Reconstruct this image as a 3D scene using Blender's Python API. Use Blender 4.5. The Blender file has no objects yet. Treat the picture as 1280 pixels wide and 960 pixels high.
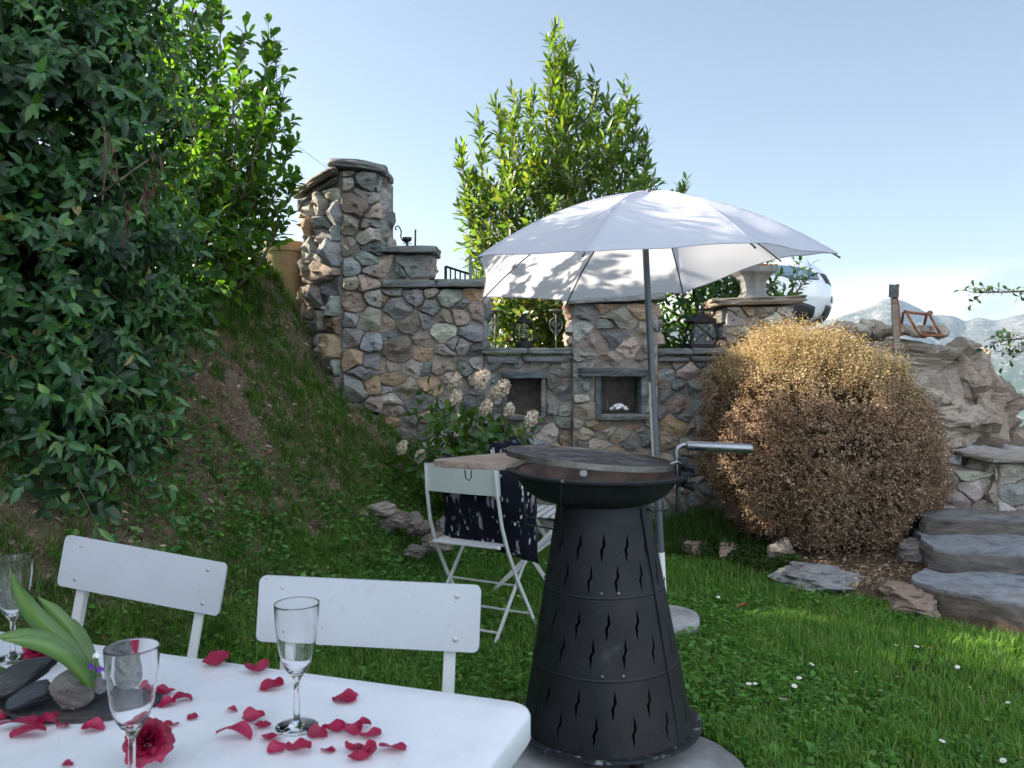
# garden under a stone wall: white table in front, black fire bowl grill, parasol, mountains behind
SUN_DIR = (-.9, .27, .51); SUN_E = 5.0; SKY_S = .066; SKY_AIR = 1.0; SKY_DUST = 3.0; EXPOSURE = 1.78
FILL_CLOUD = (9.6, 10.8, 12.6)  # radiance of the cloud bank added out of view as fill light
HAZE_D = 4.5e-5; CLOUD = (9, 9, 9.2)
CAR_LOC = (1.78, 11.0, 1.50); CAR_YAW = -22; CAR_PITCH = 0
import bpy, bmesh, math, random
import numpy as np
from mathutils import Vector, Matrix, noise as mnoise, Euler
PI = math.pi
rnd = random.Random(7)
RNG = np.random.default_rng(11)
C = bpy.context.scene.collection
FPX, HOR, CAMZ = 1075.0, 445.0, 1.35
def at(px, py, Y):                       # the point at depth Y that the photograph shows at (px, py)
    return Vector(((px - 640) / FPX * Y, Y, CAMZ - (py - HOR) / FPX * Y))
def XW(px, Y): return (px - 640) / FPX * Y
def on_z(px, py, z):                     # the point of the level z seen at (px, py)
    Y = (CAMZ - z) * FPX / (py - HOR)
    return Vector(((px - 640) / FPX * Y, Y, z))
def sstep(a, b, x):
    t = np.clip((x - a) / (b - a), 0, 1); return t * t * (3 - 2 * t)
def lerp(a, b, t): return a + (b - a) * t

# ------------------------------------------------------------------ objects
def tag(o, label=None, cat=None, group=None, kind=None):
    if label: o['label'] = label
    if cat: o['category'] = cat
    if group: o['group'] = group
    if kind: o['kind'] = kind
    return o
def thing(name, loc, label, cat, group=None, rz=0):
    o = bpy.data.objects.new(name, None); C.objects.link(o)
    o.empty_display_size = .1
    o.location = loc; o.rotation_euler = (0, 0, rz)
    return tag(o, label, cat, group)
def copy_tree(o, parent=None):
    c = o.copy(); C.objects.link(c)
    if parent is not None: c.parent = parent
    for ch in list(o.children): copy_tree(ch, c)
    return c
def root_off(p):
    v = Vector((0, 0, 0))
    while p is not None:
        v = v + Vector(p.location); p = p.parent
    return v

class MB:
    """collects shapes in world space (or local, while its thing is at the origin); build() links ONE mesh"""
    def __init__(s): s.v = []; s.f = []; s.c = []; s.m = []; s.col = (1, 1, 1); s.mi = 0
    def add(s, vs, fs):
        b = len(s.v)
        s.v += [tuple(v) for v in vs]; s.c += [s.col] * len(vs)
        s.f += [tuple(i + b for i in f) for f in fs]; s.m += [s.mi] * len(fs)
        return s
    def box(s, c, size, rot=None):
        x, y, z = [q / 2 for q in size]
        vs = [Vector(p) for p in ((-x,-y,-z),(x,-y,-z),(x,y,-z),(-x,y,-z),(-x,-y,z),(x,-y,z),(x,y,z),(-x,y,z))]
        if rot is not None: vs = [rot @ v for v in vs]
        vs = [v + Vector(c) for v in vs]
        return s.add(vs, [(0,3,2,1),(4,5,6,7),(0,1,5,4),(1,2,6,5),(2,3,7,6),(3,0,4,7)])
    def bar(s, a, b, w, h, up=(0, 0, 1)):
        a, b = Vector(a), Vector(b); d = (b - a).normalized(); up = Vector(up)
        if abs(d.dot(up)) > .95: up = Vector((0, 1, 0))
        x = d.cross(up).normalized(); z = x.cross(d)
        vs = []
        for p in (a, b):
            for i, j in ((-1,-1),(1,-1),(1,1),(-1,1)): vs.append(p + x * (w / 2 * i) + z * (h / 2 * j))
        return s.add(vs, [(0,1,2,3),(7,6,5,4),(0,4,5,1),(1,5,6,2),(2,6,7,3),(3,7,4,0)])
    def tube(s, pts, r, n=8, cap=True):
        pts = [Vector(p) for p in pts]; k = len(pts)
        rs = r if hasattr(r, '__len__') else [r] * k
        ref = Vector((0, 0, 1)); vs = []; prev = None
        for i, p in enumerate(pts):
            d = (pts[min(i + 1, k - 1)] - pts[max(i - 1, 0)])
            d = d.normalized() if d.length > 1e-9 else Vector((0, 0, 1))
            if prev is None:
                x = d.cross(ref)
                if x.length < .05: x = d.cross(Vector((0, 1, 0)))
            else: x = prev - d * prev.dot(d)
            x.normalize(); prev = x; y = d.cross(x)
            for j in range(n):
                a = 2 * PI * j / n; vs.append(p + (x * math.cos(a) + y * math.sin(a)) * rs[i])
        fs = []
        for i in range(k - 1):
            for j in range(n):
                j2 = (j + 1) % n; fs.append((i*n+j, i*n+j2, (i+1)*n+j2, (i+1)*n+j))
        if cap:
            fs.append(tuple(range(n))[::-1]); fs.append(tuple((k - 1) * n + j for j in range(n)))
        return s.add(vs, fs)
    def lathe(s, prof, c=(0, 0, 0), n=32, mat=None, closed=False):
        c = Vector(c); vs = []; k = len(prof)
        for r, z in prof:
            for j in range(n):
                a = 2 * PI * j / n; p = Vector((r * math.cos(a), r * math.sin(a), z))
                if mat is not None: p = mat @ p
                vs.append(p + c)
        fs = []
        for i in range(k if closed else k - 1):
            i2 = (i + 1) % k
            for j in range(n):
                j2 = (j + 1) % n; fs.append((i*n+j, i*n+j2, i2*n+j2, i2*n+j))
        if not closed:
            if prof[0][0] > 1e-5: fs.append(tuple(range(n))[::-1])
            if prof[-1][0] > 1e-5: fs.append(tuple((k-1)*n + j for j in range(n)))
        return s.add(vs, fs)
    def grid(s, fn, nu, nv, closeu=False):
        vs = [fn(i / (nu if closeu else nu - 1), j / (nv - 1)) for i in range(nu) for j in range(nv)]
        fs = []
        for i in range(nu if closeu else nu - 1):
            for j in range(nv - 1):
                i2 = (i + 1) % nu; fs.append((i*nv+j, i2*nv+j, i2*nv+j+1, i*nv+j+1))
        return s.add(vs, fs)
    def build(s, name, mat, parent=None, smooth=False, bevel=0, solid=0, subsurf=0, angle=None, wn=False):
        me = bpy.data.meshes.new(name)
        off = root_off(parent)
        me.from_pydata([(v[0]-off.x, v[1]-off.y, v[2]-off.z) for v in s.v], [], s.f)
        mats = mat if isinstance(mat, (list, tuple)) else [mat]
        for m in mats: me.materials.append(m)
        if len(mats) > 1: me.polygons.foreach_set('material_index', s.m)
        ca = me.color_attributes.new('Col', 'FLOAT_COLOR', 'POINT')
        ca.data.foreach_set('color', np.array([(c[0], c[1], c[2], 1) for c in s.c], np.float32).ravel())
        if smooth: me.polygons.foreach_set('use_smooth', [True] * len(me.polygons))
        o = bpy.data.objects.new(name, me); C.objects.link(o)
        if parent is not None: o.parent = parent
        if angle is not None: me.set_sharp_from_angle(angle=math.radians(angle))
        me.validate(); me.update()
        if solid:
            md = o.modifiers.new('s', 'SOLIDIFY'); md.thickness = solid; md.offset = 0
        if bevel:
            md = o.modifiers.new('b', 'BEVEL'); md.width = bevel; md.segments = 2; md.limit_method = 'ANGLE'; md.angle_limit = math.radians(40)
        if subsurf:
            md = o.modifiers.new('u', 'SUBSURF'); md.levels = subsurf; md.render_levels = subsurf
        return o

def np_mesh(name, V, faces, cols, mat, parent=None, smooth=True):
    """faces: list of int arrays (n,k)"""
    me = bpy.data.meshes.new(name)
    V = np.asarray(V, np.float32).reshape(-1, 3)
    off = root_off(parent); V = V - np.array([off.x, off.y, off.z], np.float32)
    me.vertices.add(len(V)); me.vertices.foreach_set('co', V.ravel())
    tot = sum(f.size for f in faces); npoly = sum(len(f) for f in faces)
    me.loops.add(tot); me.polygons.add(npoly)
    me.loops.foreach_set('vertex_index', np.concatenate([f.ravel() for f in faces]).astype(np.int32))
    lt = np.concatenate([np.full(len(f), f.shape[1]) for f in faces]).astype(np.int32)
    me.polygons.foreach_set('loop_start', np.concatenate([[0], np.cumsum(lt)[:-1]]).astype(np.int32))
    me.polygons.foreach_set('loop_total', lt)
    me.polygons.foreach_set('use_smooth', np.full(npoly, smooth))
    ca = me.color_attributes.new('Col', 'FLOAT_COLOR', 'POINT')
    c4 = np.ones((len(V), 4), np.float32); c4[:, :3] = cols
    ca.data.foreach_set('color', c4.ravel())
    me.materials.append(mat)
    me.update(calc_edges=True); me.validate()
    o = bpy.data.objects.new(name, me); C.objects.link(o)
    if parent is not None: o.parent = parent
    return o

# ------------------------------------------------------------------ materials
class NT:
    def __init__(s, m): s.t = m.node_tree; s.L = s.t.links
    def n(s, typ, **kw):
        nd = s.t.nodes.new(typ)
        for k, v in kw.items(): setattr(nd, k, v)
        return nd
    def set(s, sock, v):
        if hasattr(v, 'is_linked') or hasattr(v, 'links'): s.L.new(v, sock)
        elif v is not None:
            if hasattr(sock.default_value, '__len__') and not hasattr(v, '__len__'): v = (v, v, v, 1)[:len(sock.default_value)]
            if hasattr(sock.default_value, '__len__') and len(v) == 3 and len(sock.default_value) == 4: v = (*v, 1)
            sock.default_value = v
    def coord(s, out='Object', scale=(1, 1, 1), rot=(0, 0, 0)):
        tc = s.n('ShaderNodeTexCoord'); mp = s.n('ShaderNodeMapping')
        s.L.new(tc.outputs[out], mp.inputs['Vector']); mp.inputs['Scale'].default_value = scale; mp.inputs['Rotation'].default_value = rot
        return mp.outputs['Vector']
    def noise(s, scale=5, detail=4, rough=.55, vec=None, dist=0):
        nd = s.n('ShaderNodeTexNoise'); nd.inputs['Scale'].default_value = scale; nd.inputs['Detail'].default_value = detail
        nd.inputs['Roughness'].default_value = rough; nd.inputs['Distortion'].default_value = dist
        s.L.new(vec if vec is not None else s.coord(), nd.inputs['Vector']); return nd.outputs['Fac']
    def voro(s, scale=5, vec=None, feature='F1', out='Distance'):
        nd = s.n('ShaderNodeTexVoronoi', feature=feature); nd.inputs['Scale'].default_value = scale
        s.L.new(vec if vec is not None else s.coord(), nd.inputs['Vector']); return nd.outputs[out]
    def ramp(s, fac, stops, interp='LINEAR'):
        nd = s.n('ShaderNodeValToRGB'); cr = nd.color_ramp; cr.interpolation = interp
        while len(cr.elements) < len(stops): cr.elements.new(.5)
        for e, (p, c) in zip(cr.elements, stops):
            e.position = p; e.color = (c, c, c, 1) if not hasattr(c, '__len__') else (*c, 1)[:4]
        s.L.new(fac, nd.inputs['Fac']); return nd.outputs['Color']
    def mix(s, fac, a, b, blend='MIX'):
        nd = s.n('ShaderNodeMix', data_type='RGBA', blend_type=blend)
        s.set(nd.inputs[0], fac); s.set(nd.inputs[6], a); s.set(nd.inputs[7], b); return nd.outputs[2]
    def math(s, op, a, b=None):
        nd = s.n('ShaderNodeMath', operation=op); s.set(nd.inputs[0], a)
        if b is not None: s.set(nd.inputs[1], b)
        return nd.outputs[0]
    def attr(s, name='Col'):
        nd = s.n('ShaderNodeAttribute', attribute_name=name); return nd.outputs['Color']
    def bump(s, h, strength=.5, dist=.01, normal=None):
        nd = s.n('ShaderNodeBump'); nd.inputs['Strength'].default_value = strength; nd.inputs['Distance'].default_value = dist
        s.L.new(h, nd.inputs['Height'])
        if normal is not None: s.L.new(normal, nd.inputs['Normal'])
        return nd.outputs['Normal']
def material(name, color=(.5, .5, .5), rough=.6, metal=0, spec=.5, fn=None, **inp):
    m = bpy.data.materials.new(name); m.use_nodes = True
    t = NT(m); b = m.node_tree.nodes['Principled BSDF']
    t.set(b.inputs['Base Color'], color); b.inputs['Roughness'].default_value = rough; b.inputs['Metallic'].default_value = metal
    b.inputs['Specular IOR Level'].default_value = spec
    for k, v in inp.items(): t.set(b.inputs[k.replace('_', ' ')], v)
    if fn: fn(t, b)
    return m

def f_painted(col, dirt=(.25, .22, .18), amount=.35, rust=None):
    def fn(t, b):
        n = t.noise(3.5, 6); n2 = t.noise(40, 3)
        c = t.mix(t.ramp(n, [(.35, 0), (.75, amount)]), col, dirt)
        c = t.mix(t.ramp(n2, [(.62, 0), (.75, amount)]), c, dirt)
        c = t.mix(t.ramp(t.noise(130, 2), [(.73, 0), (.76, .8)]), c, (.12, .09, .07))
        c = t.mix(t.ramp(t.noise(2.2, 9, .75, t.coord(scale=(1, 1, 4))), [(.6, 0), (.72, amount)]), c, dirt)
        if rust: c = t.mix(t.ramp(t.noise(9, 8, .7), [(.64, 0), (.7, .8)]), c, rust)
        t.set(b.inputs['Base Color'], c)
        t.set(b.inputs['Roughness'], t.ramp(n, [(.3, .35), (.7, .55)]))
        t.set(b.inputs['Normal'], t.bump(t.noise(60, 3), .08, .002))
    return fn
def f_stone(t, b):
    base = t.attr()
    st = t.noise(16, 7, .65, t.coord(scale=(1, 1, 3.2), rot=(.2, .35, .1)), .8)
    fine = t.noise(90, 4, .7)
    base = t.mix(1, base, (1.5, 1.46, 1.4), 'MULTIPLY')
    c = t.mix(t.ramp(st, [(.3, .6), (.48, .05), (.7, 0)]), base, (.09, .09, .09))
    c = t.mix(t.ramp(st, [(.52, 0), (.75, .6)]), c, (.58, .54, .48))
    c = t.mix(t.ramp(fine, [(.33, .45), (.46, 0)]), c, (.1, .095, .09))
    c = t.mix(t.ramp(fine, [(.6, 0), (.72, .6)]), c, (.52, .49, .45))
    c = t.mix(t.ramp(t.noise(5, 5), [(.58, 0), (.72, .55)]), c, (.28, .19, .12))
    c = t.mix(t.ramp(t.noise(30, 5, .6), [(.63, 0), (.7, .5)]), c, (.18, .19, .12))
    t.set(b.inputs['Base Color'], c)
    n1 = t.bump(st, .9, .03); n2 = t.bump(t.noise(38, 8, .8), 1, .02, n1)
    t.set(b.inputs['Normal'], n2); b.inputs['Roughness'].default_value = .85
def f_slate(t, b):
    base = t.attr()
    st = t.noise(7, 9, .66, t.coord(scale=(1, 1.15, 5), rot=(.06, .04, .3)), .35)
    fine = t.noise(70, 5, .7)
    c = t.mix(t.ramp(st, [(.32, .7), (.52, 0)]), base, (.06, .063, .068))
    c = t.mix(t.ramp(st, [(.55, 0), (.72, .5)]), c, (.38, .38, .37))
    c = t.mix(t.ramp(t.noise(3, 6), [(.55, 0), (.7, .5)]), c, (.22, .15, .1))
    c = t.mix(t.ramp(fine, [(.6, 0), (.75, .4)]), c, (.45, .45, .44))
    c = t.mix(t.ramp(t.noise(24, 9, .75), [(.33, .7), (.45, 0)]), c, (.07, .065, .06))
    c = t.mix(t.ramp(t.noise(6, 7, .7), [(.6, 0), (.7, .45)]), c, (.16, .17, .1))
    t.set(b.inputs['Base Color'], c)
    t.set(b.inputs['Normal'], t.bump(fine, .8, .01, t.bump(t.noise(24, 9, .75), .9, .02, t.bump(st, .9, .03))))
    b.inputs['Roughness'].default_value = .7
def f_mortar(t, b):
    c = t.ramp(t.noise(14, 7, .65), [(.3, (.17, .145, .12)), (.55, (.30, .265, .225)), (.75, (.40, .36, .31))])
    t.set(b.inputs['Base Color'], c); b.inputs['Roughness'].default_value = .95
    t.set(b.inputs['Normal'], t.bump(t.noise(70, 6, .75), 1, .012))
def leaf_material(name, trans=.35, rough=.38, tint=(1.5, 1.5, .5), spec=.5):
    m = bpy.data.materials.new(name); m.use_nodes = True; t = NT(m)
    b = m.node_tree.nodes['Principled BSDF']; out = m.node_tree.nodes['Material Output']
    col = t.attr()
    col = t.mix(t.ramp(t.noise(6, 3), [(.35, 0), (.7, .35)]), col, t.mix(1, col, (.7, .8, .6), 'MULTIPLY'))
    t.set(b.inputs['Base Color'], col); b.inputs['Roughness'].default_value = rough; b.inputs['Specular IOR Level'].default_value = spec
    tr = t.n('ShaderNodeBsdfTranslucent'); t.set(tr.inputs['Color'], t.mix(1, col, tint, 'MULTIPLY'))
    mx = t.n('ShaderNodeMixShader'); mx.inputs[0].default_value = trans
    t.L.new(b.outputs[0], mx.inputs[1]); t.L.new(tr.outputs[0], mx.inputs[2]); t.L.new(mx.outputs[0], out.inputs['Surface'])
    return m
def f_attr_rough(r):
    def fn(t, b): t.set(b.inputs['Base Color'], t.attr()); b.inputs['Roughness'].default_value = r
    return fn
def f_bark(t, b):
    c = t.ramp(t.noise(30, 6, .6, t.coord(scale=(1, 1, .25))), [(.3, (.05, .035, .025)), (.7, (.2, .15, .11))])
    t.set(b.inputs['Base Color'], c); t.set(b.inputs['Normal'], t.bump(t.noise(50, 4), .6, .005)); b.inputs['Roughness'].default_value = .9
def f_ground(t, b):
    base = t.attr()
    n = t.noise(7, 8, .7); n2 = t.noise(60, 5, .7)
    c = t.mix(t.ramp(n, [(.35, .7), (.6, 0)]), base, t.mix(1, base, (.45, .42, .4), 'MULTIPLY'))
    c = t.mix(t.ramp(n2, [(.55, 0), (.72, .6)]), c, t.mix(1, base, (1.9, 1.8, 1.7), 'MULTIPLY'))
    t.set(b.inputs['Base Color'], c); b.inputs['Roughness'].default_value = .95; b.inputs['Specular IOR Level'].default_value = .2
    t.set(b.inputs['Normal'], t.bump(n2, .9, .03))
def f_concrete(t, b):
    c = t.ramp(t.noise(5, 8, .65), [(.3, (.15, .15, .15)), (.5, (.27, .27, .27)), (.72, (.4, .4, .39))])
    c = t.mix(t.ramp(t.noise(80, 3), [(.6, 0), (.72, .5)]), c, (.1, .1, .1))
    t.set(b.inputs['Base Color'], c); b.inputs['Roughness'].default_value = .85
    t.set(b.inputs['Normal'], t.bump(t.noise(70, 5), .5, .004))
def f_blackmetal(t, b):
    c = t.ramp(t.noise(6, 6), [(.35, (.008, .009, .011)), (.7, (.02, .021, .024))])
    c = t.mix(t.ramp(t.noise(140, 2), [(.68, 0), (.76, .35)]), c, (.2, .2, .2))
    c = t.mix(t.ramp(t.noise(2.2, 8, .7, t.coord(scale=(1, 1, .35))), [(.52, 0), (.75, .3)]), c, (.06, .032, .022))
    c = t.mix(t.ramp(t.noise(11, 7, .7), [(.6, 0), (.72, .3)]), c, (.12, .12, .125))
    t.set(b.inputs['Base Color'], c); t.set(b.inputs['Roughness'], t.ramp(t.noise(9, 5), [(.3, .42), (.7, .62)]))
def f_wood(t, b):
    v = t.coord(scale=(1, 9, 9), rot=(0, 0, .5)); n = t.noise(6, 7, .6, v, 1.2)
    c = t.ramp(n, [(.28, (.13, .08, .05)), (.5, (.27, .2, .15)), (.75, (.42, .35, .3))])
    t.set(b.inputs['Base Color'], c); t.set(b.inputs['Normal'], t.bump(n, .35, .004)); b.inputs['Roughness'].default_value = .7
def f_rust(t, b):
    c = t.ramp(t.noise(18, 7, .7), [(.3, (.08, .03, .015)), (.55, (.26, .1, .045)), (.75, (.4, .2, .1))])
    t.set(b.inputs['Base Color'], c); b.inputs['Roughness'].default_value = .9; t.set(b.inputs['Normal'], t.bump(t.noise(90, 4), .5, .003))
def f_cushion(t, b):
    v = t.coord(scale=(44, 44, 15)); d = t.voro(1, v)
    v2 = t.coord(scale=(13, 13, 5)); n = t.noise(1.3, 3, .5, v2)
    dots = t.ramp(d, [(.2, 1), (.32, 0)]); zone = t.ramp(n, [(.5, 0), (.58, 1)])
    c = t.mix(t.math('MULTIPLY', dots, zone), (.006, .007, .014), (.6, .6, .62))
    st = t.ramp(t.noise(1.1, 2, .5, t.coord(scale=(24, 24, 5))), [(.60, 0), (.67, .6)])
    c = t.mix(st, c, (.42, .41, .45))
    t.set(b.inputs['Base Color'], c); b.inputs['Roughness'].default_value = .9; b.inputs['Specular IOR Level'].default_value = .15
    t.set(b.inputs['Normal'], t.bump(t.noise(160, 2), .3, .003))
def f_tabletop(t, b):
    v = t.coord(); n = t.noise(4, 9, .65, v, 1.5)
    c = t.ramp(n, [(.3, (.64, .66, .69)), (.55, (.72, .73, .75)), (.8, (.76, .77, .78))])
    c = t.mix(t.ramp(t.noise(60, 3), [(.7, 0), (.78, .4)]), c, (.4, .38, .35))
    c = t.mix(t.ramp(t.noise(7, 9, .72), [(.56, 0), (.74, .38)]), c, (.46, .45, .42))
    c = t.mix(t.ramp(t.noise(170, 2), [(.735, 0), (.76, .7)]), c, (.2, .18, .15))
    t.set(b.inputs['Base Color'], c); t.set(b.inputs['Roughness'], t.ramp(n, [(.3, .3), (.7, .45)]))
    t.set(b.inputs['Normal'], t.bump(t.noise(45, 5), .06, .004))
def f_terracotta(t, b):
    c = t.ramp(t.noise(5, 7, .6), [(.3, (.3, .2, .13)), (.55, (.4, .29, .2)), (.75, (.5, .42, .33))])
    t.set(b.inputs['Base Color'], c); b.inputs['Roughness'].default_value = .9; t.set(b.inputs['Normal'], t.bump(t.noise(50, 4), .3, .003))
def f_urn(t, b):
    c = t.ramp(t.noise(3, 7, .6, t.coord(scale=(6, 6, .8))), [(.3, (.11, .115, .115)), (.6, (.22, .22, .21)), (.75, (.36, .31, .26))])
    t.set(b.inputs['Base Color'], c); b.inputs['Roughness'].default_value = .9; t.set(b.inputs['Normal'], t.bump(t.noise(40, 5), .5, .006))
def f_petal(t, b):
    n = t.noise(30, 4)
    t.set(b.inputs['Base Color'], t.ramp(n, [(.3, (.15, .003, .022)), (.55, (.34, .009, .055)), (.8, (.5, .035, .12))]))
    b.inputs['Roughness'].default_value = .45
def f_mount(t, b):
    base = t.attr(); n = t.noise(.004, 9, .65); n2 = t.noise(.02, 7, .7)
    c = t.mix(t.ramp(n, [(.4, 0), (.6, .8)]), base, (.05, .07, .05))
    c = t.mix(t.ramp(n2, [(.5, 0), (.66, .8)]), c, (.36, .35, .34))
    t.set(b.inputs['Base Color'], c); b.inputs['Roughness'].default_value = .95; b.inputs['Specular IOR Level'].default_value = .1
    t.set(b.inputs['Normal'], t.bump(n2, 1, 30))

M = {}
M['stone'] = material('stone', fn=f_stone, spec=.25)
M['slate'] = material('slate', fn=f_slate, spec=.4)
M['mortar'] = material('mortar', fn=f_mortar, spec=.1)
M['bark'] = material('bark', fn=f_bark)
M['ground'] = material('ground', fn=f_ground)
M['concrete'] = material('concrete', fn=f_concrete)
M['blackmetal'] = material('black_metal', fn=f_blackmetal, spec=.28)
M['baseplate'] = material('worn_base_metal', fn=lambda t, b: (f_blackmetal(t, b), t.set(b.inputs['Base Color'], t.mix(t.ramp(t.noise(26, 6, .7), [(.57, 0), (.66, .8)]), (.018, .019, .022), (.3, .31, .33)))), spec=.35)
M['wire'] = material('black_wire', (.015, .015, .016), .45)
M['steel'] = material('brushed_steel', (.30, .31, .32), .38, 1, fn=lambda t, b: t.set(b.inputs['Roughness'], t.ramp(t.noise(40, 4), [(.3, .3), (.7, .5)])))
M['dullsteel'] = material('dull_steel', (.23, .21, .18), .5, .8, fn=lambda t, b: t.set(b.inputs['Base Color'], t.ramp(t.noise(9, 7, .7), [(.35, (.10, .09, .08)), (.6, (.26, .24, .215)), (.75, (.40, .375, .335))])))
M['grate'] = material('sooty_grate', (.16, .145, .145), .55, .4, fn=lambda t, b: t.set(b.inputs['Base Color'], t.ramp(t.noise(17, 8, .7), [(.35, (.03, .027, .027)), (.55, (.11, .10, .102)), (.72, (.24, .225, .225))])))
M['ash'] = material('burnt_bowl', fn=lambda t, b: (t.set(b.inputs['Base Color'], t.ramp(t.noise(11, 6), [(.3, (.04, .03, .025)), (.7, (.16, .1, .075))])),), rough=.9)
M['wood'] = material('weathered_wood', fn=f_wood)
M['whitepaint'] = material('white_paint', fn=f_painted((.51, .525, .555), (.32, .30, .28), .32))
M['whitebar'] = material('chipped_white_paint', fn=f_painted((.66, .67, .68), (.4, .36, .3), .4, (.25, .1, .045)))
M['sagepaint'] = material('pale_sage_paint', fn=f_painted((.5, .54, .5), (.3, .3, .27), .25))
M['rivet'] = material('rusty_rivet', fn=f_painted((.5, .5, .5), (.3, .2, .12), .6, (.25, .12, .06)), metal=.3)
M['tabletop'] = material('white_tabletop', fn=f_tabletop)
M['cushion'] = material('ikat_cushion', fn=f_cushion)
M['terracotta'] = material('old_terracotta', fn=f_terracotta)
M['urn'] = material('weathered_urn', fn=f_urn)
M['rust'] = material('rust', fn=f_rust)
M['petal'] = material('crimson_petal', fn=f_petal)
def _petal_translucent(m):
    t = NT(m); b = m.node_tree.nodes['Principled BSDF']; out = m.node_tree.nodes['Material Output']
    tr = t.n('ShaderNodeBsdfTranslucent'); tr.inputs['Color'].default_value = (.55, .02, .09, 1)
    mx = t.n('ShaderNodeMixShader'); mx.inputs[0].default_value = .28; t.L.new(b.outputs[0], mx.inputs[1]); t.L.new(tr.outputs[0], mx.inputs[2]); t.L.new(mx.outputs[0], out.inputs['Surface'])
    t.set(b.inputs['Normal'], t.bump(t.noise(90, 4, .6, t.coord(scale=(1, 1, 1)), 2), .25, .002))
_petal_translucent(M['petal'])
M['pole'] = material('grey_pole', (.10, .115, .13), .4, .4)
M['polewhite'] = material('white_tube', (.7, .7, .7), .4)
M['rib'] = material('umbrella_rib', (.08, .085, .1), .5)
M['plain'] = material('coloured', fn=f_attr_rough(.6))
M['mount'] = material('mountain_rock', fn=f_mount)
M['blossom'] = leaf_material('dry_blossom', .3, .8, (1.1, 1.05, 1.0), .2)
M['leaf'] = leaf_material('glossy_leaf', .3, .36, (2.6, 2.8, .7), .5)
M['laurel'] = leaf_material('laurel_leaf', .42, .34, (2.9, 2.9, .6), .5)
M['grass'] = leaf_material('grass_blade', .4, .5, (1.9, 2.0, .7), .3)
M['drybush'] = leaf_material('dry_leaf', .3, .75, (1.3, 1.15, .9), .15)
M['bulbleaf'] = leaf_material('bulb_leaf', .2, .25, (1.6, 1.6, .6), .5)
M['carpaint'] = material('white_car_paint', (.78, .79, .8), .25, 0, Coat_Weight=1.0, Coat_Roughness=.05)
M['carblack'] = material('black_plastic', (.02, .021, .023), .5)
M['carglass'] = material('car_glass', (.02, .025, .03), .05, 0, .8)
M['lamp'] = material('headlight_lens', (.12, .19, .25), .08, .3, .8)
M['tyre'] = material('tyre_rubber', (.018, .018, .018), .85)
def glass_mat(name, col=(1, 1, 1), rough=0.0, ior=1.46):
    m = bpy.data.materials.new(name); m.use_nodes = True; b = m.node_tree.nodes['Principled BSDF']
    b.inputs['Base Color'].default_value = (*col, 1); b.inputs['Roughness'].default_value = rough
    b.inputs['Transmission Weight'].default_value = 1; b.inputs['IOR'].default_value = ior
    return m
M['glass'] = glass_mat('clear_glass', ior=1.36)
def fabric():
    m = bpy.data.materials.new('white_fabric'); m.use_nodes = True; t = NT(m)
    b = m.node_tree.nodes['Principled BSDF']; out = m.node_tree.nodes['Material Output']
    col = t.ramp(t.noise(3, 5), [(.3, (.66, .68, .77)), (.7, (.73, .75, .83))])
    t.set(b.inputs['Base Color'], col); b.inputs['Roughness'].default_value = .8; b.inputs['Specular IOR Level'].default_value = .2
    bn = t.bump(t.noise(9, 3, .5, t.coord(scale=(1, 1, 1)), 1), .25, .02); t.set(b.inputs['Normal'], bn)
    tr = t.n('ShaderNodeBsdfTranslucent'); t.set(tr.inputs['Color'], (.78, .78, .82, 1))
    mx = t.n('ShaderNodeMixShader'); mx.inputs[0].default_value = .42
    t.L.new(b.outputs[0], mx.inputs[1]); t.L.new(tr.outputs[0], mx.inputs[2]); t.L.new(mx.outputs[0], out.inputs['Surface'])
    return m
M['fabric'] = fabric()
# ------------------------------------------------------------------ terrain
YB_X = [-1, 1.0, 1.25, 1.65, 1.82, 1.97, 2.2, 2.43, 4.0, 9]
YB_Y = [6.0, 5.85, 5.6, 5.16, 4.88, 4.6, 4.33, 4.08, 3.4, 2.2]
def hash_noise(x, y, s, seed=0):
    """cheap smooth value noise, vectorised"""
    x = np.asarray(x, float) * s + 37.1 * seed; y = np.asarray(y, float) * s - 11.7 * seed
    xi = np.floor(x); yi = np.floor(y); fx = x - xi; fy = y - yi
    fx = fx * fx * (3 - 2 * fx); fy = fy * fy * (3 - 2 * fy)
    def h(a, b):
        q = np.sin(a * 127.1 + b * 311.7 + seed * 17.3) * 43758.5453
        return q - np.floor(q)
    return (h(xi, yi) * (1 - fx) + h(xi + 1, yi) * fx) * (1 - fy) + (h(xi, yi + 1) * (1 - fx) + h(xi + 1, yi + 1) * fx) * fy
def softplus(s, k=.09): return k * np.logaddexp(0, s / k)
def bank_s(x, y):
    xf = np.where(y < 6.5, -.1 - (6.5 - y) * .32, -.1)
    return (xf - x) * .95
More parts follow.
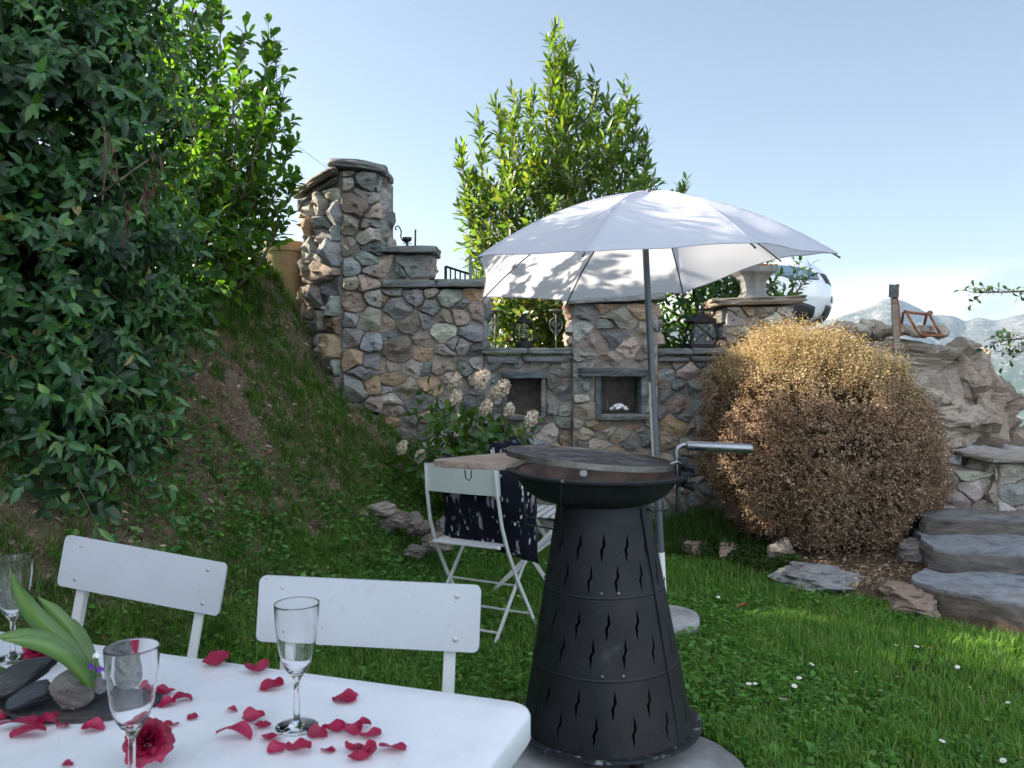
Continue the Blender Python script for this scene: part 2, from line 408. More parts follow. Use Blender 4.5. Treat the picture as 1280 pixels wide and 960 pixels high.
def gz(x, y):
    x = np.asarray(x, float); y = np.asarray(y, float)
    s = bank_s(x, y)
    b = 1.04 * (softplus(s) - softplus(s - 1.95)) + .06 * (hash_noise(x, y, 1.6, 3) - .5) * np.clip(s, 0, 1) * 2
    b = b + .27 * np.exp(-((x + 1.85) ** 2 / .09 + (y - 6.5) ** 2 / .05))
    r = y - np.interp(x, YB_X, YB_Y)
    k = sstep(1.9, 2.6, x)
    bed = .07 * sstep(0, .18, r) + np.clip(r - .15, 0, 3) * lerp(.05, .09, k)
    bed = np.minimum(bed, lerp(.2, .27, k)) * sstep(.75, 1.3, x)
    z = np.maximum(b, 0) + bed + .02 * (hash_noise(x, y, 2.5, 5) - .5) + .012 * (hash_noise(x, y, 7, 6) - .5)
    bx = lerp(2.45, 4.4, sstep(8.3, 9.8, y))
    tf = sstep(bx + .45, bx - .1, x) * sstep(6.88, 6.98, y)
    terr = 1.36 + .14 * sstep(8, 10.5, y)
    z = np.where(tf > 0, np.maximum(z, lerp(z, terr, tf)), z)
    far = np.maximum(np.maximum(y - 14, np.abs(x) - 9) * .5, 0)
    right = np.clip(y - 8.2, 0, 99) * sstep(bx - .1, bx + .8, x) * .5
    far = np.maximum(far, right)
    far = np.maximum(far, np.clip(-y - 8, 0, 1e9) * .3)
    R = np.hypot(x, y)
    hill = (hash_noise(x, y, 1 / 90, 8) - .5) * 40 * sstep(60, 300, R)
    return np.maximum(z - far, -430 + 60 * hash_noise(x, y, 1 / 700, 9)) + hill * sstep(0, 1, R - 50)
def gz1(x, y): return float(gz(np.array([x]), np.array([y]))[0])

def axis(lo, hi, step, far, g=1.16):
    a = list(np.arange(lo, hi, step)); d = step; v = a[-1]
    while v < far: d *= g; v += d; a.append(v)
    d = step; v = lo; pre = []
    while v > -far: d *= g; v -= d; pre.append(v)
    return np.array(pre[::-1] + a)
ax = axis(-4.2, 5.4, .06, 13500); ay = axis(.2, 8.6, .06, 13500)
GX, GY = np.meshgrid(ax, ay, indexing='ij'); GZ = gz(GX, GY)
nx, ny = GX.shape
ii, jj = np.meshgrid(np.arange(nx - 1), np.arange(ny - 1), indexing='ij')
Q = np.stack([ii * ny + jj, (ii + 1) * ny + jj, (ii + 1) * ny + jj + 1, ii * ny + jj + 1], -1).reshape(-1, 4)
def ground_col(x, y):
    s = bank_s(x, y); n = hash_noise(x, y, 3.2, 1) * .6 + hash_noise(x, y, 9, 2) * .4
    lawn = np.array([.04, .07, .018]); soil = np.array([.235, .175, .128]); mulch = np.array([.16, .105, .072]); val = np.array([.05, .075, .04])
    k = sstep(.1, .5, s + (n - .5) * .5)[..., None]
    c = lawn * (1 - k) + soil * k
    r = y - np.interp(x, YB_X, YB_Y)
    kb = (sstep(-.02, .1, r) * sstep(1.25, 1.5, x))[..., None]
    c = c * (1 - kb) + mulch * kb
    kt = (sstep(6.85, 6.95, y) * sstep(.5, .0, s))[..., None]
    c = c * (1 - kt) + np.array([.04, .06, .02]) * kt
    kv = sstep(15, 60, np.hypot(x, y))[..., None]
    return c * (1 - kv) + val * kv
ground = np_mesh('ground', np.stack([GX, GY, GZ], -1).reshape(-1, 3), [Q], ground_col(GX, GY).reshape(-1, 3), M['ground'])
tag(ground, kind='structure')

# distant mountains: a polar relief beyond the valley
PROF_PX = [-900, -300, 100, 420, 640, 800, 900, 960, 1030, 1060, 1085, 1108, 1122, 1140, 1165, 1190, 1206, 1222, 1250, 1280, 1330, 1420, 1600, 2100]
PROF_PY = [380, 372, 385, 400, 404, 398, 405, 408, 403, 393, 385, 372, 374, 383, 394, 396, 402, 398, 401, 391, 382, 396, 388, 380]
na, nr = 420, 90
def mount():
    V = np.zeros((na, nr, 3)); pxs = np.linspace(-900, 2100, na)
    for i, px in enumerate(pxs):
        tx = (px - 640) / FPX; pk = np.interp(px, PROF_PX, PROF_PY)
        for j in range(nr):
            t = j / (nr - 1); D = 3600 + 4200 * t
            hp = CAMZ + (HOR - pk) / FPX * 6400
            x, y = tx * D, D
            v = Vector((x / 900, y / 900, 0))
            rid = mnoise.ridged_multi_fractal(v, .9, 2.1, 6, 1.0, 2.0, noise_basis='PERLIN_ORIGINAL')
            e = t / .667
            f = e ** 1.5 if e < 1 else max(0, 1 - (e - 1) * 1.6)
            z = -420 + (hp + 420) * f + (rid - 1.1) * 95 * math.sin(min(e, 1) * PI * .93) + (mnoise.fractal(v * 7, .8, 2, 4)) * 14
            V[i, j] = (x, y, z)
    i2, j2 = np.meshgrid(np.arange(na - 1), np.arange(nr - 1), indexing='ij')
    q = np.stack([i2*nr+j2, (i2+1)*nr+j2, (i2+1)*nr+j2+1, i2*nr+j2+1], -1).reshape(-1, 4)
    zz = V[..., 2].reshape(-1)
    k = sstep(-150, 120, zz)[:, None]
    col = np.array([.06, .085, .05]) * (1 - k) + np.array([.17, .17, .165]) * k
    o = np_mesh('mountains', V.reshape(-1, 3), [q], col, M['mount'], smooth=True)
    tag(o, kind='structure')
mount()

# air between here and the mountains
HZ = MB(); HZ.box((0, 0, 60), (27600, 27600, 1240))
hm = bpy.data.materials.new('haze_air'); hm.use_nodes = True
hm.node_tree.nodes.clear()
_o = hm.node_tree.nodes.new('ShaderNodeOutputMaterial'); _v = hm.node_tree.nodes.new('ShaderNodeVolumePrincipled')
_v.inputs['Color'].default_value = (.52, .74, 1, 1); _v.inputs['Density'].default_value = HAZE_D; _v.inputs['Anisotropy'].default_value = .2
hm.node_tree.links.new(_v.outputs[0], _o.inputs['Volume'])
tag(HZ.build('haze', hm), kind='stuff')

# ------------------------------------------------------------------ leaves, blades
def unit(a): return a / np.maximum(np.linalg.norm(a, axis=-1, keepdims=True), 1e-9)
def leaf_arrays(P, A, Nn, Ln, Wd, shape='lance', fold=.25, droop=.25):
    """P base, A axis, Nn face normal; returns V (n,8,3) and faces"""
    n = len(P); A = unit(A); S = unit(np.cross(A, Nn)); Nn = np.cross(S, A)
    Ln = np.asarray(Ln)[:, None]; Wd = np.asarray(Wd)[:, None]
    ts = (0, .34, .7, 1.0) if shape == 'lance' else (0, .42, .78, 1.0)
    hw = (.5, .42) if shape == 'lance' else (.42, .52)
    def mid(t): return P + A * (Ln * t) - Nn * (Ln * droop * t * t)
    m0, m1, m2, m3 = [mid(t) for t in ts]
    l1 = m1 + S * (Wd * hw[0]) + Nn * (Wd * fold * .6); r1 = m1 - S * (Wd * hw[0]) + Nn * (Wd * fold * .6)
    l2 = m2 + S * (Wd * hw[1]) + Nn * (Wd * fold * .6); r2 = m2 - S * (Wd * hw[1]) + Nn * (Wd * fold * .6)
    V = np.stack([m0, m1, m2, m3, l1, l2, r1, r2], 1)
    b = (np.arange(n) * 8)[:, None]
    tri = np.concatenate([b + np.array([0, 1, 4]), b + np.array([2, 3, 5]), b + np.array([0, 6, 1]), b + np.array([2, 7, 3])])
    quad = np.concatenate([b + np.array([1, 2, 5, 4]), b + np.array([1, 6, 7, 2])])
    return V, tri, quad
def leaves_obj(name, P, A, Nn, Ln, Wd, cols, mat, parent=None, **kw):
    V, tri, quad = leaf_arrays(P, A, Nn, Ln, Wd, **kw)
    c = np.repeat(cols, 8, axis=0)
    return np_mesh(name, V.reshape(-1, 3), [tri, quad], c, mat, parent, smooth=True)
def pal(n, colors, jit=.2, w=None):
    colors = np.array(colors); i = RNG.choice(len(colors), n, p=w)
    return np.clip(colors[i] * (1 + jit * RNG.normal(size=(n, 1))), .003, .9)
def shoots(S, D, L, nleaf, cone=.75, up=.15, spread=1.0):
    """leaves along shoots: S (m,3) starts, D dirs, L lengths -> base points, axes, normals, shoot index"""
    m = len(S); D = unit(D); ref = np.where(np.abs(D[:, 2:3]) > .9, np.array([[1., 0, 0]]), np.array([[0, 0, 1.]]))
    X = unit(np.cross(D, ref)); Yv = np.cross(D, X)
    t = np.linspace(.12, 1, nleaf)[None, :] + RNG.normal(size=(m, nleaf)) * .02
    pts = S[:, None] + D[:, None] * (L[:, None] * t)[..., None]
    pts[..., 2] += up * L[:, None] * t * t
    tang = unit(D[:, None] + np.array([0, 0, 1.]) * (2 * up * t)[..., None])
    a = np.arange(nleaf)[None] * 2.4 + RNG.uniform(0, 6.28, (m, 1)) + RNG.normal(size=(m, nleaf)) * .3
    rad = X[:, None] * np.cos(a)[..., None] + Yv[:, None] * np.sin(a)[..., None]
    c = (cone * (1 - .45 * (t > .85)))[..., None] * spread
    ax_ = unit(tang * (1 - c * .55) + rad * c)
    nn = unit(tang - ax_ * np.sum(tang * ax_, -1, keepdims=True) + np.array([0, 0, .5]) + RNG.normal(size=(m, nleaf, 3)) * .25)
    return pts.reshape(-1, 3), ax_.reshape(-1, 3), nn.reshape(-1, 3), pts
def twigs(mb, S, pts, r=.004):
    for k in range(len(S)):
        q = pts[k]; mb.tube([S[k], q[len(q) // 2], q[-1]], [r, r * .7, r * .3], 4, cap=False)

def blades(P, H, W, lean, cols, name, mat, kind='stuff', parent=None):
    n = len(P); a = RNG.uniform(0, 6.283, n); d = np.stack([np.cos(a), np.sin(a), 0 * a], 1); s = np.stack([-np.sin(a), np.cos(a), 0 * a], 1)
    up = np.array([0, 0, 1.]); H = H[:, None]; W = W[:, None]; lean = lean[:, None]
    b0 = P - s * W / 2; b1 = P + s * W / 2
    m = P + up * H * .55 + d * H * lean * .3
    m0 = m - s * W * .4; m1 = m + s * W * .4
    tip = P + up * H * (1 - .25 * lean) + d * H * lean
    V = np.stack([b0, b1, m0, m1, tip], 1); b = (np.arange(n) * 5)[:, None]
    o = np_mesh(name, V.reshape(-1, 3), [b + np.array([0, 1, 3, 2]), b + np.array([2, 3, 4])], np.repeat(cols, 5, 0), mat, parent)
    if kind: tag(o, kind=kind)
    return o
def on_ground(x, y): return np.stack([x, y, gz(x, y)], 1)
EXCL = []                                    # circles and polygons kept free of grass
def keep(x, y):
    k = np.ones(len(x), bool)
    for cx, cy, r in EXCL: k &= np.hypot(x - cx, y - cy) > r
    return k
EXCL += [(.33, 2.75, .435), (.30, 2.95, .36), (.77, 4.29, .17), (-.05, 2.75, .32)]

def grow_grass():
    # lawn
    n = 370000
    y = 1.3 + (6.2 - 1.3) * RNG.uniform(0, 1, n) ** 1.25; x = RNG.uniform(-1.9, 4.0, n)
    r = y - np.interp(x, YB_X, YB_Y); s = bank_s(x, y)
    cl = hash_noise(x, y, 2.2, 21) * .55 + hash_noise(x, y, 8, 22) * .45
    k = (r < -.01 + .08 * (hash_noise(x, y, 9, 4) - .4)) & (s < .35) & keep(x, y) & (RNG.uniform(0, 1, n) < .45 + .75 * cl) & (np.abs(x) < .75 * y + .5)
    x, y, cl = x[k], y[k], cl[k]; n = len(x)
    H = (.022 + .075 * cl ** 1.6) * RNG.uniform(.55, 1.35, n) * np.where(RNG.uniform(0, 1, n) > .96, 1.5, 1)
    cols = pal(n, [(.115, .245, .042), (.092, .20, .036), (.175, .285, .06), (.29, .27, .12)], .2, [.4, .36, .2, .04])
    blades(on_ground(x, y), H, RNG.uniform(.0025, .0055, n), RNG.uniform(.1, .95, n), cols, 'grass', M['grass'])
    # low broad leaves (clover, plantain) among it
    n = 80000
    y = 1.5 + 4.4 * RNG.uniform(0, 1, n) ** 1.2; x = RNG.uniform(-1.9, 3.8, n)
    cl = hash_noise(x, y, 1.9, 31) * .6 + hash_noise(x, y, 6, 32) * .4
    near_chair = np.exp(-((x + .6) ** 2 + (y - 2.9) ** 2) / 1.2)
    r = y - np.interp(x, YB_X, YB_Y)
    k = (r < -.03) & (bank_s(x, y) < .5) & keep(x, y) & (cl + .35 * near_chair > .52) & (np.abs(x) < .66 * y + .2)
    x, y = x[k], y[k]; n = len(x); a = RNG.uniform(0, 6.28, n)
    P = on_ground(x, y); P[:, 2] += RNG.uniform(.008, .045, n)
    A = np.stack([np.cos(a), np.sin(a), RNG.uniform(.0, .8, n)], 1); Nn = np.array([[0, 0, 1.]]) + RNG.normal(size=(n, 3)) * .3
    big = RNG.uniform(0, 1, n) > .8
    Ln = RNG.uniform(.012, .024, n) * np.where(big, 1.7, 1)
    o = leaves_obj('lawn_weeds', P, A, Nn, Ln, Ln * RNG.uniform(.5, .95, n), pal(n, [(.095, .235, .04), (.072, .19, .035), (.14, .27, .06)], .2), M['grass'], shape='obov', droop=.3)
    tag(o, kind='stuff')
    # bank: tufts and weeds on bare soil
    nt_ = 11500
    tx = RNG.uniform(-3.2, .1, nt_); ty = RNG.uniform(1.4, 6.75, nt_); s = bank_s(tx, ty)
    cl = hash_noise(tx, ty, 1.9, 41) * .5 + hash_noise(tx, ty, 6, 42) * .5
    pr = .05 + sstep(.34, .66, cl) * .62 + np.exp(-((tx + .75) ** 2 + (ty - 6.0) ** 2) / .35) * .3 + sstep(1.35, 1.75, s) * 1.0 + .2 * sstep(.6, .2, s)
    k = (s > .1) & (s < 2.6) & (RNG.uniform(0, 1, nt_) < pr); tx, ty, s = tx[k], ty[k], s[k]; nt_ = len(tx); tl = sstep(1.4, 1.8, s)
    nb = 34; rr_ = np.abs(RNG.normal(size=(nt_, nb))) * RNG.uniform(.012, .05, (nt_, 1)); aa = RNG.uniform(0, 6.28, (nt_, nb))
    x = (tx[:, None] + rr_ * np.cos(aa)).ravel(); y = (ty[:, None] + rr_ * np.sin(aa)).ravel(); n = len(x)
    H = (RNG.uniform(.02, .085, (nt_, 1)) * (1 + 1.3 * tl[:, None]) * RNG.uniform(.5, 1.3, (nt_, nb))).ravel()
    tone = np.repeat(RNG.uniform(.7, 1.3, nt_), nb)[:, None]
    cols = np.clip(pal(n, [(.075, .18, .03), (.06, .145, .028), (.13, .21, .05), (.28, .25, .12)], .2, [.42, .32, .16, .10]) * tone, .003, .9)
    blades(on_ground(x, y), H, RNG.uniform(.0025, .0055, n), RNG.uniform(.3, 1.5, n), cols, 'bank_grass', M['grass'])
    # dry thatch lying on the soil
    n = 130000
    x = RNG.uniform(-3.2, .0, n); y = RNG.uniform(1.6, 6.75, n); s = bank_s(x, y); k = (s > .2) & (s < 2.6) & (hash_noise(x, y, 3, 71) > .25); x, y = x[k], y[k]; n = len(x)
    blades(on_ground(x, y), RNG.uniform(.015, .05, n), RNG.uniform(.0015, .004, n), RNG.uniform(1.2, 3.2, n), pal(n, [(.3, .23, .15), (.4, .33, .21), (.2, .145, .10), (.16, .19, .06)], .25), 'thatch', M['drybush'])
    n = 60000
    x = RNG.uniform(-3.0, .2, n); y = RNG.uniform(1.6, 6.7, n); s = bank_s(x, y)
    cl = hash_noise(x, y, 1.8, 51) * .55 + hash_noise(x, y, 5, 52) * .45
    foot = np.exp(-((x + .35) ** 2 + (y - 5.3) ** 2) / .25) * .4
    k = (s > -.2) & (s < 2.1) & (RNG.uniform(0, 1, n) < sstep(.36, .64, cl + foot))
    x, y = x[k], y[k]; n = len(x); a = RNG.uniform(0, 6.28, n)
    P = on_ground(x, y); P[:, 2] += RNG.uniform(.005, .07, n)
    A = np.stack([np.cos(a), np.sin(a), RNG.uniform(-.2, .8, n)], 1); Nn = np.array([[.25, -.4, 1.]]) + RNG.normal(size=(n, 3)) * .35
    Ln = RNG.uniform(.012, .036, n)
    o = leaves_obj('bank_weeds', P, A, Nn, Ln, Ln * RNG.uniform(.4, .8, n), pal(n, [(.08, .2, .04), (.06, .16, .035), (.12, .23, .055)], .2), M['grass'], shape='obov', droop=.35)
    tag(o, kind='stuff')
    # leaf litter and crumbs of soil on the bank and in the bed
    n = 30000
    x = np.concatenate([RNG.uniform(-3.0, -.2, n * 3 // 4), RNG.uniform(1.3, 2.9, n // 4)]); y = np.concatenate([RNG.uniform(2.6, 6.6, n * 3 // 4), RNG.uniform(4.6, 6.2, n // 4)])
    k = np.where(x < 0, bank_s(x, y) > .1, y - np.interp(x, YB_X, YB_Y) > .02); x, y = x[k], y[k]; n = len(x); a = RNG.uniform(0, 6.28, n)
    P = on_ground(x, y); P[:, 2] += .006
    A = np.stack([np.cos(a), np.sin(a), RNG.uniform(-.4, .4, n)], 1); Nn = np.array([[.3, -.3, 1.]]) + RNG.normal(size=(n, 3)) * .5
    Ln = RNG.uniform(.012, .04, n)
    o = leaves_obj('leaf_litter', P, A, Nn, Ln, Ln * RNG.uniform(.15, .6, n), pal(n, [(.25, .17, .11), (.18, .13, .09), (.38, .28, .18), (.48, .38, .28)], .25), M['drybush'], droop=.5)
    tag(o, kind='stuff')
    # thyme mat and tall grass below the wall, sparse blades on the terrace
    n = 26000
    x = RNG.uniform(.85, 1.75, n); y = RNG.uniform(5.2, 6.45, n); r = y - np.interp(x, YB_X, YB_Y)
    k = (r > .0) & (x < 1.25 + .9 * (6.3 - y)); x, y = x[k], y[k]; n = len(x); a = RNG.uniform(0, 6.28, n)
    P = on_ground(x, y); P[:, 2] += RNG.uniform(.01, .07, n) * (hash_noise(x, y, 5, 61) * .8 + .5)
    A = np.stack([np.cos(a), np.sin(a), RNG.uniform(.2, 1.2, n)], 1); Ln = RNG.uniform(.012, .028, n)
    o = leaves_obj('thyme_mat', P, A, RNG.normal(size=(n, 3)) * .5 + np.array([[0, 0, 1.]]), Ln, Ln * .55, pal(n, [(.04, .1, .02), (.055, .12, .03), (.09, .11, .04), (.13, .06, .09)], .2, [.45, .4, .12, .03]), M['grass'], shape='obov')
    tag(o, kind='stuff')
    n = 16000
    x = np.concatenate([RNG.uniform(.6, 1.5, n // 2), RNG.uniform(-.3, 2.3, n // 2)]); y = np.concatenate([RNG.uniform(5.7, 6.4, n // 2), RNG.uniform(6.98, 7.7, n - n // 2)])
    H = np.where(y < 6.6, RNG.uniform(.05, .2, n), RNG.uniform(.03, .1, n))
    blades(on_ground(x, y), H, RNG.uniform(.003, .006, n), RNG.uniform(.2, 1.0, n), pal(n, [(.04, .1, .018), (.07, .13, .03), (.12, .12, .05)], .2, [.6, .3, .1]), 'wall_foot_grass', M['grass'])
grow_grass()
# ------------------------------------------------------------------ masonry
STONE_PAL = [(.22,.24,.245), (.24,.275,.26), (.37,.31,.25), (.33,.285,.24), (.44,.415,.385), (.37,.26,.17), (.165,.18,.19), (.33,.31,.29), (.27,.285,.295), (.43,.37,.31), (.28,.235,.20), (.3,.29,.275), (.2,.2,.2)]
def clip_poly(poly, a, b, c):                 # keep a*x + b*y <= c
    out = []
    for i in range(len(poly)):
        p, q = poly[i], poly[(i + 1) % len(poly)]
        dp = a * p[0] + b * p[1] - c; dq = a * q[0] + b * q[1] - c
        if dp <= 0: out.append(p)
        if dp * dq < 0:
            t = dp / (dp - dq); out.append((p[0] + (q[0] - p[0]) * t, p[1] + (q[1] - p[1]) * t))
    return out
def area_c(poly):
    A = cx = cy = 0
    for i in range(len(poly)):
        x0, y0 = poly[i]; x1, y1 = poly[(i + 1) % len(poly)]; w = x0 * y1 - x1 * y0
        A += w; cx += (x0 + x1) * w; cy += (y0 + y1) * w
    A /= 2
    return (abs(A), cx / (6 * A), cy / (6 * A)) if abs(A) > 1e-9 else (0, poly[0][0], poly[0][1])
def cells(rect, size, seed, asp=1.55, relax=1, holes=()):
    r = random.Random(seed); u0, v0, u1, v1 = rect; S = asp
    n = max(2, int((u1 - u0) * (v1 - v0) / (size * size / asp)))
    pts = []
    for k in range(n):
        best = None; bd = -1
        for _ in range(3 + k % 5):
            p = (r.uniform(u0, u1), r.uniform(v0, v1))
            d = min([((p[0]-q[0]))**2 + ((p[1]-q[1])*S)**2 for q in pts], default=9)
            if d > bd: bd = d; best = p
        pts.append(best)
    wt = [r.choice((0, 0, .3, .8, 1.8)) * (size * .45) ** 2 for _ in pts]
    for it in range(relax + 1):
        cs = []
        for i, p in enumerate(pts):
            poly = [(u0, v0), (u1, v0), (u1, v1), (u0, v1)]
            sh = r.uniform(-.25, .25)
            for j, q in enumerate(pts):
                if i == j: continue
                a = q[0] - p[0]; b = (q[1] - p[1]) * S * S
                m = ((p[0] + q[0]) / 2, (p[1] + q[1]) / 2)
                poly = clip_poly(poly, a, b, a * m[0] + b * m[1] + (wt[i] - wt[j]) / 2)
                if len(poly) < 3: break
            cs.append(poly)
        if it < relax:
            pts = [(lambda a: (lerp(p[0], a[1], .7), lerp(p[1], a[2], .7)))(area_c(c)) if len(c) > 2 else p for p, c in zip(pts, cs)]
    out = []
    for c in cs:
        if len(c) < 3: continue
        for (a0, b0, a1, b1) in holes:
            A, cx, cy = area_c(c)
            ds = [(a0 - cx, (1, 0, a0)), (cx - a1, (-1, 0, -a1)), (b0 - cy, (0, 1, b0)), (cy - b1, (0, -1, -b1))]
            d, hp = max(ds)
            if d < 0: c = []; break
            inter = not (max(p[0] for p in c) < a0 or min(p[0] for p in c) > a1 or max(p[1] for p in c) < b0 or min(p[1] for p in c) > b1)
            if inter: c = clip_poly(c, *hp)
            if len(c) < 3: break
        if len(c) >= 3 and area_c(c)[0] > .0006: out.append(c)
    return out
def chaikin(poly, it=1, q=.22):
    for _ in range(it):
        o = []
        for i in range(len(poly)):
            p, n = poly[i], poly[(i + 1) % len(poly)]
            o.append((lerp(p[0], n[0], q), lerp(p[1], n[1], q))); o.append((lerp(p[0], n[0], 1 - q), lerp(p[1], n[1], 1 - q)))
        poly = o
    return poly
def dens(poly, step):
    o = []
    for i in range(len(poly)):
        p, n = poly[i], poly[(i + 1) % len(poly)]; L = math.hypot(n[0]-p[0], n[1]-p[1]); k = max(1, int(L / step))
        for j in range(k): o.append((lerp(p[0], n[0], j / k), lerp(p[1], n[1], j / k)))
    return o
def stone_face(mb, O, U, Vv, Nn, rect, size, seed, holes=(), gap=.006, bulge=.044, asp=1.55, pal_=STONE_PAL, relax=1):
    O, U, Vv, Nn = Vector(O), Vector(U), Vector(Vv), Vector(Nn); r = random.Random(seed * 7 + 1)
    for c in cells(rect, size, seed, asp, relax, holes):
        A, cx, cy = area_c(c); rad = math.sqrt(A)
        c = [(cx + (x - cx) * max(.3, 1 - gap / max(.02, math.hypot(x-cx, y-cy) * .8)), cy + (y - cy) * max(.3, 1 - gap / max(.02, math.hypot(x-cx, y-cy) * .8))) for x, y in c]
        c = dens(chaikin(c, 1, r.uniform(.06, .2)), .018)
        off = Vector((r.uniform(-99, 99), r.uniform(-99, 99), 0)); ws = seed * 4.7
        def warp(x, y):
            e = min(1, (x - rect[0]) * 9, (rect[2] - x) * 9, (y - rect[1]) * 9, (rect[3] - y) * 9); e = max(0, e)
            return (x + e * (.030 * mnoise.noise(Vector((x * 8, y * 9, ws))) + .016 * mnoise.noise(Vector((x * 21, y * 21, ws)))), y + e * (.034 * mnoise.noise(Vector((x * 7, y * 7, ws + 9))) + .014 * mnoise.noise(Vector((x * 21, y * 21, ws + 5)))))
        c = [warp(x, y) for x, y in c]
        c = [(x + mnoise.noise(Vector((x * 14, y * 14, 0)) + off) * .014 * min(1, rad * 6), y + mnoise.noise(Vector((x * 14, y * 14, 5)) + off) * .016 * min(1, rad * 6)) for x, y in c]
        size_s = min(1, rad / .12); fac = [(r.gauss(0, .42), r.gauss(0, .42), r.uniform(.72, 1.02)) for _ in range(3)]
        base = r.choice(pal_); k = r.uniform(.62, 1.25)
        mb.col = tuple(min(.6, b * k * r.uniform(.94, 1.06)) for b in base)
        h = bulge * min(1.3, .6 + rad * 4) * r.uniform(.6, 1.4); ta, tb = r.uniform(-.22, .22), r.uniform(-.26, .26)
        rings = [(1.0, -.045, 0), (1.0, h * .12, .25), (.975, h * .62, .6), (.91, h * .88, .9), (.74, h * .98, 1), (.5, h * 1.0, 1), (.25, h * 1.02, 1)]
        vs = []; m = len(c)
        for s, d, am in rings:
            for x, y in c:
                px_, py_ = cx + (x - cx) * s, cy + (y - cy) * s
                q = Vector((px_ * 11, py_ * 15, 0)) + off
                nz = mnoise.noise(q) * .024 + mnoise.noise(q * 2.7) * .013 + (mnoise.cell(q * .6 + off) - .5) * .016
                cut_ = min([h * kz + fa * (px_ - cx) + fb * (py_ - cy) for fa, fb, kz in fac])
                dd = d + am * (nz * 1.25 * min(1.2, rad * 6) + ta * (px_ - cx) + tb * (py_ - cy))
                if am > .5: dd = min(dd, max(h * .15, cut_ + am * nz * .6 * min(1.2, rad * 6)))
                vs.append(O + U * px_ + Vv * py_ + Nn * dd)
        fs = []
        for i in range(len(rings) - 1):
            for j in range(m):
                j2 = (j + 1) % m; fs.append((i*m+j, i*m+j2, (i+1)*m+j2, (i+1)*m+j))
        vs.append(O + U * cx + Vv * cy + Nn * (h * 1.04)); e = len(vs) - 1; b0 = (len(rings) - 1) * m
        for j in range(m): fs.append((b0 + j, b0 + (j + 1) % m, e))
        mb.add(vs, fs)
    mb.col = (1, 1, 1)
def slab(mb, poly, z0, z1, seed=0, layers=5, rough=.014, col=(.22, .235, .24), tilt=(0, 0), step=.05, side=None):
    """a split slate slab: ragged layered edge, uneven top"""
    off = Vector((seed * 13.7, seed * 5.1, 0)); c = dens(chaikin(dens(poly, .12), 1, .2), step)
    A, cx, cy = area_c(c); vs = []; m = len(c); mb.col = col; H = z1 - z0
    def zt(x, y): return tilt[0] * (x - cx) + tilt[1] * (y - cy)
    L = layers * 2
    for i in range(L):
        f = i / (L - 1); lay = i // 2
        for x, y in c:
            n1 = mnoise.noise(Vector((x * 7, y * 7, lay * 3.3)) + off); n2 = mnoise.noise(Vector((x * 22, y * 22, lay * 2.1)) + off)
            s = 1 + (n1 * 1.6 + n2 * .7) * rough / max(.05, math.sqrt(A)) * 1.6 - (.012 if i in (0, L - 1) else 0)
            zz = z0 + H * min(1, max(0, f + (.02 if i % 2 else -.02)))
            vs.append((cx + (x - cx) * s, cy + (y - cy) * s, zz + zt(x, y) + n1 * .006))
    nside = len(vs)
    fs = [(i*m+j, i*m+(j+1) % m, (i+1)*m+(j+1) % m, (i+1)*m+j) for i in range(L - 1) for j in range(m)]
    b0 = (L - 1) * m; prev = b0
    for s in (.88, .66, .42, .2):
        st = len(vs)
        for x, y in c:
            px_, py_ = cx + (x - cx) * s, cy + (y - cy) * s
            q = Vector((px_ * 6, py_ * 6, 0)) + off
            vs.append((px_, py_, z1 + zt(px_, py_) + mnoise.noise(q) * rough * .9 + (mnoise.cell(q * .6) - .5) * rough * .7))
        fs += [(prev + j, prev + (j+1) % m, st + (j+1) % m, st + j) for j in range(m)]; prev = st
    vs.append((cx, cy, z1)); fs += [(prev + j, prev + (j+1) % m, len(vs) - 1) for j in range(m)]
    fs.append(tuple(range(m))[::-1])
    mb.add(vs, fs)
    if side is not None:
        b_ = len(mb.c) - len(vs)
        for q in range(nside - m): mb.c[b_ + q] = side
    mb.col = (1, 1, 1)
def rock(mb, loc, size, rot=(0, 0, 0), seed=0, sub=4, planes=9, rough=.09, col=(.27, .25, .23), strata=0, lo=.5, boxy=1.0):
    r = random.Random(seed); bm = bmesh.new(); bmesh.ops.create_icosphere(bm, subdivisions=sub, radius=1)
    pl = []
    for k in range(planes):
        v = Vector((r.gauss(0, 1), r.gauss(0, 1), r.gauss(0, .8))).normalized(); pl.append((v, r.uniform(lo, .88)))
    R = Euler(rot).to_matrix(); off = Vector((seed * 3.1, seed * 1.7, seed * .9)); vs = []
    for v in bm.verts:
        p = Vector([math.copysign(abs(q) ** boxy, q) for q in v.co]) if boxy != 1 else v.co.copy()
        for n, d in pl:
            q = p.dot(n)
            if q > d: p -= n * (q - d) * .93
        nn = v.co.normalized()
        p += nn * (mnoise.fractal(p * 1.6 + off, 1, 2, 4) * rough + mnoise.noise(p * 7 + off) * rough * .25 + (mnoise.cell(Vector((p.x * 2.1, p.y * 2.1, p.z * 4.3)) + off + Vector((1, 1, 1)) * mnoise.noise(p * 3 + off) * .5) - .5) * rough * .85)
        if strata:
            a = p.z * strata + p.x * .8 + mnoise.noise(p * 1.5 + off) * 1.3
            p += Vector((nn.x, nn.y, 0)) * ((a - math.floor(a)) - .5) * rough * .8
        p = Vector((p.x * size[0], p.y * size[1], p.z * size[2]))
        vs.append(R @ p + Vector(loc))
    mb.col = col; mb.add(vs, [[q.index for q in f.verts] for f in bm.faces]); bm.free(); mb.col = (1, 1, 1)
def rect(x0, y0, x1, y1): return [(x0, y0), (x1, y0), (x1, y1), (x0, y1)]
SW = dict(smooth=True, angle=38)
UX, UZ, NY = (1, 0, 0), (0, 0, 1), (0, -1, 0)

